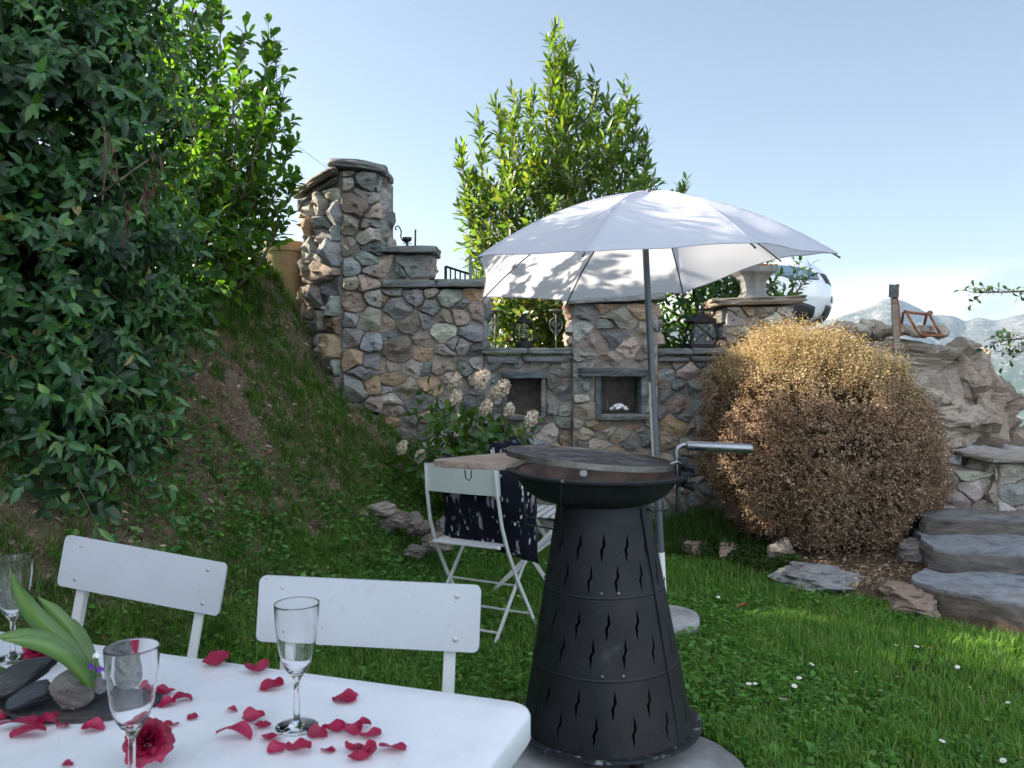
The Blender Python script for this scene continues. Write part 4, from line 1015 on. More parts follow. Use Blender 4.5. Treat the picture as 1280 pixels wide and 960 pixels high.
leaves_obj('foliage', P5, A5, N5, RNG.uniform(.008, .019, m), RNG.uniform(.005, .0095, m), np.where(kk, ct, cb), M['drybush'], b, shape='obov', droop=.4, fold=.5)
mb = MB()
for k in range(900):
    i = rnd.randrange(n); p0 = bc + (Vector(B0[i]) - bc) * .55; mb.tube([p0, B0[i]], [.006, .002], 4, cap=False)
for k in range(260):
    i = rnd.randrange(n); p0 = Vector(B0[i]); v = (p0 - bc).normalized() * .5 + Vector((rnd.uniform(-.4, .4), rnd.uniform(-.4, .4), .6)); mb.tube([p0 - v * .08, p0 + v * rnd.uniform(.03, .09)], [.0028, .001], 4, cap=False)
for k in range(40):
    a = rnd.uniform(0, 6.28); e = rnd.uniform(.1, 1.3); mb.tube([(bc.x, bc.y, .15), bc + Vector((math.cos(a) * math.cos(e) * .5, math.sin(a) * math.cos(e) * .5, math.sin(e) * .5))], [.018, .006], 5)
tag(mb.build('twig', M['bark'], b), kind='stuff')

# 6. hydrangea
h = thing('hydrangea', (-.25, 5.95, gz1(-.25, 5.95)), 'hydrangea with fading cream flower heads in front of the wall', 'plant')
HD = [(568, 477, 5.95, 1), (602, 474, 5.95, 1.25), (628, 486, 5.9, 1.1), (569, 498, 5.85, .95), (571, 527, 5.8, 1.05), (607, 510, 5.8, .9), (637, 513, 5.85, .8), (664, 524, 5.8, 1.05), (503, 559, 5.7, .7), (525, 570, 5.65, .7), (618, 492, 5.98, .9)]
SS = []; DD = []; LL = []; sm = MB(); hb = Vector((-.27, 6.0, gz1(-.27, 6.0)))
for px, py, Y, sc in HD:
    c = at(px, py, Y); b0 = hb + Vector((rnd.uniform(-.12, .12) + (c.x + .27) * .4, rnd.uniform(-.1, .1), 0)); b0.z = gz1(b0.x, b0.y)
    mid = b0.lerp(c, .55) + Vector((0, .04, .06)); pl = [b0, mid, c]; sm.tube(pl, [.007, .005, .003], 5)
    for k in range(7):
        t = .3 + .6 * k / 7; q = b0.lerp(mid, t * 1.6) if t < .6 else mid.lerp(c, (t - .6) * 2); a = rnd.uniform(0, 6.28)
        SS.append(tuple(q)); DD.append((math.cos(a), math.sin(a), .25)); LL.append(rnd.uniform(.08, .2))
    nf = 360; dd = unit(RNG.normal(size=(nf, 3))); pc = np.array(c) + dd * np.array([.042, .042, .06]) * sc * RNG.uniform(.75, 1.05, (nf, 1)); pc[:, 0] += (pc[:, 2] - c.z) * .25
    Nq = unit(dd + RNG.normal(size=(nf, 3)) * .5); Aq = unit(np.cross(Nq, RNG.normal(size=(nf, 3))))
    leaves_obj('flower_head', pc, Aq, Nq, RNG.uniform(.012, .02, nf), RNG.uniform(.012, .018, nf), pal(nf, [(.78, .7, .58), (.8, .74, .64), (.72, .58, .5), (.58, .44, .32)], .12), M['blossom'], h, shape='obov', droop=.2)
for k in range(110):
    a = rnd.uniform(0, 6.28); r_ = rnd.uniform(0, .3); x, y = hb.x + math.cos(a) * r_ * 1.3 + .03, hb.y - .1 + math.sin(a) * r_ * .7
    SS.append((x, y, gz1(x, y) + rnd.uniform(.12, .86))); DD.append((math.cos(a), math.sin(a) - .3, .4)); LL.append(rnd.uniform(.1, .22))
P6, A6, N6, q6 = shoots(np.array(SS), np.array(DD), np.array(LL), 5, .9, -.1); n = len(P6)
leaves_obj('foliage', P6, A6, N6, RNG.uniform(.06, .105, n), RNG.uniform(.03, .05, n), pal(n, [(.04, .1, .022), (.055, .125, .025), (.09, .15, .03)], .18), M['laurel'], h, shape='obov')
tag(sm.build('stem', M['bark'], h, smooth=True), kind='stuff')

# 7. tree at the right whose twigs reach into the picture
t = thing('tree', (3.6, 4.0, gz1(3.6, 4.0)), 'thin dark leafy twigs of a tree reaching in at the right edge', 'tree')
mb = MB(); mb.tube([(3.75, 4.1, 0), (3.7, 4.1, 1.2), (3.65, 4.05, 2.6)], [.07, .055, .02], 9); mb.build('trunk', M['bark'], t, smooth=True)
SS = []; DD = []; LL = []; mb = MB()
for path in ([(3.7, 4.1, 1.75), at(1330, 362, 4), at(1255, 365, 4), at(1216, 366, 4)], [(3.7, 4.1, 1.4), at(1330, 415, 4), at(1270, 424, 4), at(1238, 428, 4)], [(3.7, 4.1, 1.3), at(1340, 440, 4), at(1285, 436, 4), at(1262, 445, 4)], [(3.7, 4.1, 2.2), at(1420, 300, 4), at(1360, 250, 4), at(1330, 230, 4)]):
    path = [Vector(p) for p in path]; mb.tube(path, [.014, .007, .004, .002], 5)
    for k in range(18):
        f = .25 + 2.75 * k / 18; i = int(f); q = path[i].lerp(path[i + 1], f - i) if i < 3 else path[3]; a = rnd.choice([-1, 1])
        SS.append(tuple(q)); DD.append((-.7, rnd.uniform(-.5, .5), a * .35 - .1)); LL.append(rnd.uniform(.04, .13))
P7, A7, N7, q7 = shoots(np.array(SS), np.array(DD), np.array(LL), 5, .8, -.1); n = len(P7)
leaves_obj('foliage', P7, A7, N7, RNG.uniform(.022, .036, n), RNG.uniform(.012, .02, n), pal(n, [(.03, .055, .025), (.04, .07, .03)]), M['leaf'], t, shape='obov')
twigs(mb, np.array(SS), q7, .0018); mb.build('branch', M['bark'], t, smooth=True)
# ------------------------------------------------------------------ table and its chairs
TZ = .75; TC = Vector((.045, 1.487, TZ)); TU = Vector((-.947, .322, 0)).normalized(); TV = Vector((-TU.y, TU.x, 0))
if TV.y > 0: TV = -TV
def rrect_outline(L, W, r, n=7, inset=0):
    o = []
    for cx, cy, a0 in ((L - r, W - r, 0), (r, W - r, 90), (r, r, 180), (L - r, r, 270)):
        for k in range(n + 1):
            a = math.radians(a0 + 90 * k / n); o.append((cx + (r - inset) * math.cos(a), cy + (r - inset) * math.sin(a)))
    return o
t = thing('garden_table', (TC.x + (TU * .8 + TV * .43).x, TC.y + (TU * .8 + TV * .43).y, 0), 'white garden table in the foreground with rounded rim, strewn with petals', 'table')
mb = MB(); rings = [(.02, -.056), (.004, -.054), (0, -.046), (0, -.009), (.003, -.0025), (.008, 0), (.05, .0), (.2, .0)]
vs = []; 
for ins, z in rings:
    for a, b_ in rrect_outline(1.65, .86, max(.05, ins + .002), 7, ins) if ins <= .05 else [(ins + (1.65 - 2 * ins) * u, ins + (.86 - 2 * ins) * v) for u, v in [(q[0] / 1.65, q[1] / .86) for q in rrect_outline(1.65, .86, .05, 7, 0)]]:
        vs.append(TC + TU * a + TV * b_ + Vector((0, 0, z)))
m = len(vs) // len(rings); fs = [(i*m+j, (i+1)*m+j, (i+1)*m+(j+1) % m, i*m+(j+1) % m) for i in range(len(rings)-1) for j in range(m)]
fs.append(tuple((len(rings)-1)*m + j for j in range(m))[::-1]); fs.append(tuple(range(m)))
mb.add(vs, fs); mb.build('tabletop', M['tabletop'], t, smooth=True, angle=50)
for a, b_ in ((.15, .12), (1.5, .12), (.15, .74), (1.5, .74)):
    p = TC + TU * a + TV * b_; mb = MB(); mb.tube([(p.x, p.y, .0), (p.x, p.y, TZ - .06)], [.02, .026], 12); mb.build('leg', M['whitepaint'], t, smooth=True)

def slat_chair(name, loc, rz, label, cat, group, lean=.10, top=.885, w=.47, bh=.135):
    """slatted garden chair with a riveted sheet backrest; sitter looks along +y (local)"""
    r = thing(name, (0, 0, 0), label, cat, group)
    yb = -.19
    def up(z): return yb - lean * (z - .44)
    vs = []; mb = MB(); hw, cr = w / 2, .014; o = []
    for cx, cz, a0 in ((hw - cr, bh / 2 - cr, 0), (-hw + cr, bh / 2 - cr, 90), (-hw + cr, -bh / 2 + cr, 180), (hw - cr, -bh / 2 + cr, 270)):
        for k in range(6):
            a = math.radians(a0 + 90 * k / 5); o.append((cx + cr * math.cos(a), cz + cr * math.sin(a)))
    zc = top - bh / 2; mth = len(o)
    for dy in (.0035, -.0035):
        for x, z in o: vs.append((x, up(zc + z) + dy + .012 + .016 * (1 - (x / hw) ** 2) * -1, zc + z))
    fs = [tuple(range(mth))[::-1], tuple(range(mth, 2 * mth))] + [(j, (j+1) % mth, (j+1) % mth + mth, j + mth) for j in range(mth)]
    mb.add(vs, fs); bk = mb.build('backrest', M['whitepaint'], r, angle=30, smooth=True)
    for x in (-hw + .05, hw - .05):
        for z in (zc + bh / 2 - .024, zc - bh / 2 + .024):
            mb = MB(); c = Vector((x, up(z) + .0155 - .016 * (1 - (x / hw) ** 2), z)); rot = Matrix.Rotation(-PI / 2, 4, 'X')
            mb.lathe([(.0105, -.002), (.0105, .0005), (.0085, .0012), (.0075, .004), (.005, .006), (0, .0066)], c, 14, rot); mb.build('rivet', M['rivet'], bk, smooth=True)
        x2 = x + (.012 if x < 0 else -.012)
        mb = MB(); pl = [(x2, up(top - .02) - .004, top - .02), (x2, up(.7) - .004, .7), (x2, yb - .004, .46), (x2, -.02, .22), (x2, .2, .0)]
        for a, b_ in zip(pl, pl[1:]): mb.bar(a, b_, .024, .008, (0, 1, .2))
        for a, b_ in zip(pl, pl[1:]): mb.bar(Vector(a) + Vector((.011 if x < 0 else -.011, -.008, 0)), Vector(b_) + Vector((.011 if x < 0 else -.011, -.008, 0)), .004, .018, (0, 1, .2))
        mb.build('rear_upright', M['whitebar'], r)
        mb = MB(); mb.bar((x2 * .93, .22, .44), (x2 * .93, -.24, 0), .022, .01, (0, 1, .2)); mb.build('leg', M['whitebar'], r)
    for k in range(7):
        y = -.17 + .063 * k; mb = MB(); mb.box((0, y, .452), (w * .9, .045, .016)); mb.build('seat_slat', M['whitepaint'], r, bevel=.003)
    for y, z in ((.2, .44), (-.17, .44), (.12, .09)): 
        mb = MB(); mb.bar((-w * .42, y, z), (w * .42, y, z), .02, .01); mb.build('crossbar', M['whitebar'], r)
    r.location = loc; r.rotation_euler = (0, 0, rz); return r
def chair_from_px(xl, yl, xr, yr, Yl, Yr, top):
    a, b_ = at(xl, yl, Yl), at(xr, yr, Yr); mid = (a + b_) / 2; d = b_ - a
    return mid, math.atan2(d.y, d.x)           # local +x runs to the picture's right, so sitter's +y points away; flipped below
def place_back(px, py, Y, rz, dy):             # put the chair so that its backrest centre sits at the pixel
    p = at(px, py, Y); return p, rz
c2 = at(465, 723, 1.86); c1 = at(188, 681, 2.12)
def back_chair(c, yaw, label, roll=0):
    # sitter faces the camera (-y); the chair leans sideways a little on the uneven ground
    rz = PI + yaw; r = slat_chair('garden_chair', (0, 0, 0), 0, label, 'chair', 'white chairs along the far side of the table', top=.885)
    R = Euler((0, roll, rz)).to_matrix(); b0 = R @ Vector((0, -.235, .82)); r.rotation_euler = (0, roll, rz)
    r.location = (c.x - b0.x, c.y - b0.y, c.z - b0.z)
    return r
back_chair(at(463, 762, 1.815), -.07, 'white slatted garden chair right of centre, its riveted backrest behind the flute with clear rim', math.radians(-1.6))
back_chair(at(182, 715, 2.3), -.16, 'white garden chair at the left turned away, riveted backrest tilted behind the bulb leaves', math.radians(-7.5))

# ------------------------------------------------------------------ champagne flutes
def flute(loc, label):
    g = thing('champagne_flute', loc, label, 'glass', 'champagne flutes on the table'); x, y, z = loc
    out = [(.0, .0), (.0335, .0), (.0342, .0007), (.033, .0014), (.018, .0026), (.008, .006), (.0052, .014), (.0046, .05), (.0048, .072), (.008, .080), (.016, .091), (.0235, .105), (.0285, .122), (.0318, .145), (.0345, .17), (.0362, .197), (.0362, .199), (.0357, .2)]
    inn = [(.0353, .1985), (.0336, .17), (.0309, .145), (.0276, .122), (.0226, .106), (.015, .094), (.006, .0880), (0, .0865)]
    mb = MB(); mb.lathe(out + inn, (x, y, z), 48); mb.build('glass_body', M['glass'], g, smooth=True); return g
fl = [(on_z(165, 990, TZ), 'champagne flute nearest the camera, in front of the crimson rose'), (on_z(371, 909, TZ), 'champagne flute standing alone right of the other two, petals around its foot'), (on_z(16, 824, TZ), 'champagne flute at the left edge behind the bulb leaves')]
for p, lab in fl: flute((p.x, p.y, TZ + .001), lab)

# ------------------------------------------------------------------ petals and roses
def petal_mesh(mb, c, L, rz, seed, curl=.6, tilt=(0, 0), wide=.8):
    r = random.Random(seed); nu, nv = 9, 7; Rm = Euler((tilt[0], tilt[1], rz)).to_matrix(); vs = []
    ck, ce, wv = curl * r.uniform(.6, 1.3), r.uniform(-.5, .8) * curl, r.uniform(0, 6)
    for i in range(nu):
        u = i / (nu - 1); w = wide * L * (math.sin(PI * min(1, .08 + .9 * u ** .8)) ** .6) * .5
        for j in range(nv):
            v = j / (nv - 1) * 2 - 1
            x = (u - .5) * L; y = v * w * (1 + .08 * math.sin(u * 9 + wv))
            z = ck * (v * v) * w * .9 + ce * (u - .5) ** 2 * L * 1.6 + .06 * L * math.sin(5 * u + 3 * v + wv) + max(0, abs(v) - .7) * .5 * w * math.sin(u * 11 + wv)
            vs.append(Vector((x, y, z)))
    vs = [Rm @ q for q in vs]; zm = min(q.z for q in vs); vs = [q + Vector(c) - Vector((0, 0, zm)) for q in vs]
    mb.add(vs, [(i*nv+j, (i+1)*nv+j, (i+1)*nv+j+1, i*nv+j+1) for i in range(nu-1) for j in range(nv-1)])
PET = [(270, 834, 34, 'wide crimson petal at the far table edge between the two chairs', .9), (320, 842, 30, 'spiky folded petal near the far edge, left of the lone flute', 1.3), (341, 861, 32, 'flat narrow petal just left of the lone flute stem', .4),
       (431, 876, 34, 'oval petal lying by itself right of the lone flute', .3), (290, 890, 15, 'tiny petal scrap left of the lone flute foot', .5), (318, 902, 28, 'curled round petal left of the lone flute foot', 1.0), (326, 912, 25, 'darker petal tucked under the curled round one', .5),
       (293, 925, 46, 'long ruffled petal in the row left of the lone flute foot', 1.0), (339, 926, 28, 'small oval petal right of the long ruffled one', .5), (372, 943, 34, 'large domed petal below the lone flute foot', .9), (347, 939, 26, 'narrow petal half under the large domed one', .4),
       (397, 923, 26, 'upright cupped petal touching the lone flute foot on the right', 1.5), (416, 918, 30, 'twisted petal with a thin tail right of the lone flute foot', 1.2), (438, 920, 28, 'pink cupped petal in the pair right of the lone flute', 1.6), (463, 923, 28, 'frayed petal in the pair right of the lone flute', .8), (452, 912, 24, 'dark petal behind the frayed pair', .6),
       (410, 940, 20, 'small dark flat petal in front of the twisted one', .2), (442, 942, 24, 'crumpled petal left of the rightmost oval petal', 1.2), (449, 952, 30, 'crumpled petal nearest the camera at the right of the scatter', 1.0), (462, 945, 22, 'little curled petal beside the crumpled ones', 1.4), (490, 940, 35, 'smooth oval petal, rightmost on the table', .35),
       (206, 869, 24, 'folded petal right of the nearest flute bowl, upper one', 1.2), (228, 878, 24, 'round petal right of the nearest flute bowl', .7), (209, 882, 26, 'flat petal under the folded one beside the nearest flute', .2), (241, 899, 14, 'dark petal scrap on bare table right of the rose', .6), (214, 908, 19, 'small petal touching the right side of the rose', .4),
       (165, 822, 19, 'petal seen through the nearest flute bowl on the far table', .4), (184, 865, 24, 'petal seen through the nearest flute beside the pale stone', .9), (27, 912, 52, 'longest petal at the left edge before the slate plate', .6), (58, 908, 26, 'upright petal before the slate plate', 1.3), (34, 923, 44, 'long petal nearest the camera before the slate plate', .7), (78, 911, 18, 'small petal under the front rim of the slate plate', .4), (117, 914, 28, 'petal between the slate plate and the rose', .6), (4, 900, 22, 'dark petal cut by the left picture edge', .6), (84, 958, 16, 'petal tip at the bottom picture edge left of the rose', .8)]
for k, (px, py, wpx, lab, curl) in enumerate(PET):
    p = on_z(px, py, TZ); L = wpx / FPX * p.y * .98; r_ = random.Random(k + 5)
    mb = MB(); petal_mesh(mb, (p.x, p.y, TZ + .0012), L, r_.uniform(-.5, .5) + (PI if r_.random() > .5 else 0), k, curl, (r_.uniform(-.25, .45), r_.uniform(-.2, .2)), .85 if wpx < 40 else .55)
    tag(mb.build('rose_petal', M['petal'], None, smooth=True, subsurf=1), lab, 'petal', 'rose petals strewn on the table')
def rose(c, R, label, tilt=(0, 0, 0), seed=0):
    g = thing('rose', (c.x, c.y, c.z - R * .75), label, 'flower', 'crimson roses on the table'); r = random.Random(seed); E = Euler(tilt).to_matrix()
    NP = 30
    for k in range(NP):
        f = k / (NP - 1); a = k * 2.4 + r.uniform(-.3, .3); rad = R * (.06 + .42 * f); H = R * (1.05 - .35 * f) * r.uniform(.9, 1.1); wA = lerp(1.5, .75, f); lean = .15 + 1.05 * f ** 1.3; ru = r.uniform(0, 6)
        mb = MB(); nu, nv = 9, 8; vs = []
        for i in range(nu):
            u = i / (nu - 1) * 2 - 1
            for j in range(nv):
                v = j / (nv - 1); w = (math.sin(PI * (.10 + .66 * v)) ** .8) * (1 - .35 * max(0, v - .8) * u * u * 5)
                ang = a + u * wA * w; out = lean * v ** 1.3
                rr_ = rad * (.35 + .65 * v ** .6) + H * math.sin(out * .9) * v * .62 + R * .05 * math.sin(u * 5 + ru) * v * v
                z = -R * .35 + H * v * math.cos(out * .75) - R * .22 * f * max(0, v - .7) * 3 + R * .06 * math.sin(u * 6 + ru * 2) * v * v
                vs.append(E @ Vector((rr_ * math.cos(ang), rr_ * math.sin(ang), z)) + c)
        mb.add(vs, [(i*nv+j, (i+1)*nv+j, (i+1)*nv+j+1, i*nv+j+1) for i in range(nu-1) for j in range(nv-1)])
        mb.build('petal', M['petal'], g, smooth=True, subsurf=1)
    return g
p = on_z(178, 962, TZ); rose(Vector((p.x + .004, p.y + .01, TZ + .036)), .043, 'full crimson rose lying in front, behind the nearest flute', (.75, .25, .2), 1)
p = on_z(50, 838, TZ); rose(Vector((p.x, p.y, TZ + .04)), .042, 'red rose half hidden behind the bulb leaves and dark stones', (.5, -.3, 1.0), 2)

# ------------------------------------------------------------------ slate plate with stones and bulb plant
p = on_z(98, 884, TZ); sp = Vector((p.x, p.y, TZ))
mb = MB(); slab(mb, [(sp.x + .135 * math.cos(a) * (1 + .08 * math.sin(3 * a)), sp.y + .075 * math.sin(a) * (1 + .06 * math.cos(2 * a))) for a in [2 * PI * k / 22 for k in range(22)]], TZ + .001, TZ + .011, 151, 3, .006, (.06, .07, .075), step=.02)
tag(mb.build('slate_plate', M['slate'], None, **SW), 'dark slate plate carrying the stones and bulb plant', 'plate')
STN = [((25, 845), 1.47, (.072, .045, .02), (.12, -.42, .2), 'large flat dark slate stone propped at the left of the plate', (.085, .085, .085), 161), ((42, 873), 1.44, (.045, .035, .019), (.1, -.3, .1), 'lower dark bluish stone under the propped flat one', (.08, .095, .11), 162),
       ((93, 869), 1.43, (.038, .034, .034), (.3, .2, .5), 'grey brown gleaming stone in the middle of the plate', (.25, .23, .205), 163), ((123, 856), 1.46, (.018, .018, .015), (0, 0, 0), 'small pale stone beside the bulb flower', (.33, .33, .33), 164), ((158, 843), 1.48, (.033, .028, .027), (.2, .3, .9), 'pale grey stone seen through the nearest flute', (.33, .33, .32), 165), ((146, 822), 1.53, (.026, .025, .024), (.2, .1, .4), 'pale stone behind, topmost of those seen through the nearest flute', (.3, .31, .32), 166)]
for (px, py), Y, size, rot, lab, col, sd in STN:
    mb = MB(); q = at(px, py, Y); rock(mb, (0, 0, 0), size, rot, sd, 4, 9, .07, col, 3)
    zlo = min(v[2] for v in mb.v); cz = max(q.z, TZ + .0115 - zlo) if sd not in (161, 165, 166) else q.z
    mb.v = [(v[0] + q.x, v[1] + q.y, v[2] + cz) for v in mb.v]
    tag(mb.build('stone', M['slate'], None, **SW), lab, 'stone', 'stones arranged on the slate plate')
bp = thing('bulb_plant', at(112, 858, 1.46), 'bulb plant with broad arching green leaves and tiny violet flowers', 'plant')
def strap_leaf(pts, w, nm='leaf'):
    pts = [Vector(q) for q in pts]; n = 15; mb = MB(); vs = []; cl_ = []
    def bz(t):
        a = [pts[0].lerp(pts[1], t), pts[1].lerp(pts[2], t), pts[2].lerp(pts[3], t)]; b_ = [a[0].lerp(a[1], t), a[1].lerp(a[2], t)]; return b_[0].lerp(b_[1], t)
    for i in range(n):
        t = i / (n - 1); q = bz(t); d = (bz(min(1, t + .02)) - bz(max(0, t - .02))).normalized(); s = d.cross(Vector((.15, -1, .35))).normalized(); up = s.cross(d)
        ww = w * (.35 + .65 * math.sin(PI * min(1, .15 + .75 * t))) * min(1, (1 - t) * 5 + .02)
        for j in (-1, -.5, 0, .5, 1):
            vs.append(q + s * ww * j + up * abs(j) * ww * -.45); e = abs(j); cl_.append((lerp(.13, .055, e) + (.05 if t > .93 else 0), lerp(.23, .13, e), lerp(.055, .024, e)))
    mb.col = (.075, .16, .03)
    mb.add(vs, [(i*5+j, (i+1)*5+j, (i+1)*5+j+1, i*5+j+1) for i in range(n-1) for j in range(4)]); mb.c = cl_; return mb.build(nm, M['bulbleaf'], bp, smooth=True, subsurf=1)
strap_leaf([at(116, 862, 1.46), at(90, 790, 1.46), at(30, 790, 1.44), at(11, 708, 1.42)], .016)
strap_leaf([at(118, 862, 1.47), at(105, 800, 1.48), at(75, 770, 1.5), at(46, 745, 1.5)], .013)
strap_leaf([at(114, 864, 1.44), at(85, 800, 1.41), at(40, 790, 1.40), at(-12, 797, 1.40)], .0155)
strap_leaf([at(113, 866, 1.43), at(95, 815, 1.38), at(45, 795, 1.37), at(2, 801, 1.36)], .012)
strap_leaf([at(122, 862, 1.48), at(110, 815, 1.49), at(95, 785, 1.5), at(75, 768, 1.52)], .014)
strap_leaf([at(20, 868, 1.5), at(5, 840, 1.5), at(-8, 838, 1.48), at(-20, 842, 1.47)], .012)
for px, py, col in ((113, 829, (.16, .03, .4)), (125, 832, (.15, .025, .36)), (121, 814, (.75, .75, .7)), (110, 838, (.2, .05, .4))):
    q = at(px, py, 1.45); mb = MB(); mb.col = col
    for k in range(6):
        a = k * 1.047; d = Vector((math.cos(a) * .55, math.sin(a) * .55, -.75)); s = Vector((-math.sin(a), math.cos(a), 0)); L = .014
        mb.add([q, q + d * L * .55 + s * .0045, q + d * L, q + d * L * .55 - s * .0045], [(0, 1, 2, 3)])
    mb.build('flower', M['plain'], bp)
mb = MB(); mb.col = (.1, .2, .05); mb.tube([at(118, 860, 1.46), at(120, 826, 1.45), at(124, 816, 1.45), at(122, 826, 1.45)], .0011, 5); mb.tube([at(118, 860, 1.46), at(112, 830, 1.45)], .0011, 5); mb.build('flower_stem', M['bulbleaf'], bp)
# ------------------------------------------------------------------ the fire bowl grill
GB = Vector((.332, 3.0, .02)); GT = Vector((.316, 3.0, .815))
g = thing('grill', (GB.x, GB.y, .02), 'black conical steel fire bowl grill with wavy slots, tilted grate and wooden side board', 'grill')
AX = (GT - GB).normalized(); XA = Vector((AX.z, 0, -AX.x)).normalized(); YA = AX.cross(XA)
def gp(r, a, h): return GB + AX * h + (XA * math.cos(a) + YA * math.sin(a)) * r
def cone_r(h): return lerp(.292, .158, (h - .065) / (.825 - .065))
mb = MB()                                     # base plate with folded rim
GM = Matrix((XA, YA, AX)).transposed().to_4x4()
mb.lathe([(0, .052), (.30, .052), (.322, .054), (.325, .058), (.324, .066), (.320, .067), (.30, .062), (0, .062)], GB, 72, GM); mb.build('base_plate', M['baseplate'], g, smooth=True, angle=40)
for a in (.3, 1.87, 3.44, 5.0):
    mb = MB(); c = gp(.25, a, 0); mb.tube([c - Vector((0, 0, .02)), c + AX * .054], .022, 12); mb.build('foot', M['blackmetal'], g, smooth=True, angle=40)
# cone shell with slots cut through
mb = MB(); prof = []; hs_ = [.062 + (.825 - .062) * k / 30 for k in range(31)]
mb.lathe([(cone_r(h), h) for h in hs_] + [(cone_r(h) - .004, h) for h in hs_[::-1]], GB, 120, GM, closed=True)
cone = mb.build('cone_body', M['blackmetal'], g, smooth=True, angle=30)
cut = MB()
def slot(a, h, L=.088):
    n = 13; left = []; right = []
    for i in range(n):
        t = i / (n - 1) - .5; w = .0048 * (1 - abs(2 * t) ** 2.0) + .0003; off = .0050 * math.sin(t * 2 * PI * 1.0) + .0022 * math.sin(t * 6 * PI)
        hh = h + t * L; R = cone_r(hh)
        left.append((off - w, hh, R)); right.append((off + w, hh, R))
    ring = left + right[::-1]; vs = []
    for dr in (.03, -.03):
        for s, hh, R in ring: vs.append(gp(R + dr, a + s / R, hh))
    m = len(ring); cut.add(vs, [tuple(range(m)), tuple(range(m, 2 * m))[::-1]] + [(j + m, (j+1) % m + m, (j+1) % m, j) for j in range(m)])
for pnl, (h1, h2) in enumerate(((.70, .60), (.455, .37), (.215, .135))):
    n = 14
    for k in range(n):
        slot(2 * PI * (k + .25) / n + .05 * pnl, h1, .092); slot(2 * PI * (k + .75) / n + .05 * pnl, h2, .092)
co = cut.build('slot_cutter', M['wire'])
md = cone.modifiers.new('cut', 'BOOLEAN'); md.operation = 'DIFFERENCE'; md.solver = 'EXACT'; md.object = co
bm_ = bmesh.new(); bm_.from_mesh(co.data); bmesh.ops.recalc_face_normals(bm_, faces=bm_.faces[:]); bm_.to_mesh(co.data); bm_.free()
bm_ = bmesh.new(); bm_.from_mesh(cone.data); bmesh.ops.recalc_face_normals(bm_, faces=bm_.faces[:]); bm_.to_mesh(cone.data); bm_.free()
bpy.context.view_layer.update()
dg = bpy.context.evaluated_depsgraph_get(); me2 = bpy.data.meshes.new_from_object(cone.evaluated_get(dg)); cone.modifiers.clear(); cone.data = me2
me2.set_sharp_from_angle(angle=math.radians(30))
_cm = co.data; bpy.data.objects.remove(co); bpy.data.meshes.remove(_cm)
for h in (.545, .292):                        # lapped joints and screws
    mb = MB(); R = cone_r(h); mb.lathe([(R - .001, h - .012), (R + .0022, h - .008), (R + .0016, h), (R - .002, h + .003)], GB, 90, GM); mb.build('joint_band', M['blackmetal'], g, smooth=True)
    for a in (-1.72, -1.45, -.15, 3.0):
        mb = MB(); c = gp(cone_r(h + .012) + .001, a, h + .012); d = (gp(1, a, 0) - gp(0, a, 0)).normalized(); mb.tube([c, c + d * .003, c + d * .0045], [.0065, .006, .003], 10); mb.build('screw', M['dullsteel'], g, smooth=True)
mb = MB(); a = -.72; mb.bar(gp(cone_r(.075) + .001, a, .075), gp(cone_r(.795) + .001, a, .818), .02, .003, (math.cos(a), math.sin(a), 0)); mb.build('seam_strip', M['blackmetal'], g)
# bowl
BC = Vector((.293, 3.0, 0)); TX = Matrix.Rotation(math.radians(1.2), 4, 'Y')
def bowlp(prof, name, mat, n=80):
    mb = MB(); mb.lathe(prof, BC + Vector((0, 0, .952)), n, TX, closed=True); return mb.build(name, mat, g, smooth=True, angle=35)
bowlp([(0, -.110), (.16, -.108), (.205, -.096), (.245, -.072), (.270, -.040), (.281, -.015), (.300, -.011), (.313, -.008), (.315, 0), (.313, .004), (.300, .004), (.277, .0), (.265, -.036), (.240, -.066), (.201, -.088), (.16, -.098), (0, -.100)], 'bowl', M['blackmetal'])
bowlp([(0, -.097), (.155, -.095), (.197, -.085), (.236, -.063), (.261, -.035), (.272, -.008), (.2725, -.004), (.261, -.031), (.234, -.059), (.193, -.080), (.15, -.089), (0, -.091)], 'burnt_lining', M['ash'])
mb = MB(); p = at(729, 596, 2.84); mb.tube([at(702, 655, 2.82), at(701, 625, 2.80), at(702, 598, 2.72)], .004, 6); mb.build('bowl_bracket', M['wire'], g, smooth=True)
mb = MB(); rock(mb, at(729, 592, 2.76) , (.016, .012, .012), seed=5, sub=3, planes=3, col=(.45, .44, .43)); mb.build('ash_lump', M['plain'], g, smooth=True)
for px, py in ((703, 603), (620, 603), (833, 600)):
    q = at(px, py, 2.74 if px == 703 else 2.95)
mb = MB(); q = at(703, 601, 2.712); mb.tube([q, q + Vector((0, -.006, 0))], .006, 10); mb.build('screw', M['dullsteel'], g)
# grate: tilted ring with expanded metal
GC = Vector((.272, 3.0, .995)); R0 = .294; TG = Matrix.Rotation(math.radians(4.6), 4, 'Y') @ Matrix.Rotation(math.radians(-1.0), 4, 'X')
gr = MB(); gr.lathe([(R0 - .003, -.010), (R0, -.010), (R0, .009), (R0 - .003, .009)], GC, 96, TG, closed=True); go = gr.build('grate_ring', M['dullsteel'], g, smooth=True, angle=40)
mb = MB(); n = 30
for s in (1, -1):
    for k in range(-n, n + 1):
        c0 = k * .021; a = s * .48; dx, dy = math.cos(a), math.sin(a); nx_, ny_ = -dy, dx
        hl = math.sqrt(max(0, (R0 - .003) ** 2 - c0 * c0))
        if hl < .03: continue
        P = [GC + (TG @ Vector((nx_ * c0 + dx * e * hl, ny_ * c0 + dy * e * hl, -.002 + .003 * s))) for e in (-1, 1)]
        mb.bar(P[0], P[1], .0026, .0024)
mb.build('wire_mesh', M['grate'], go)
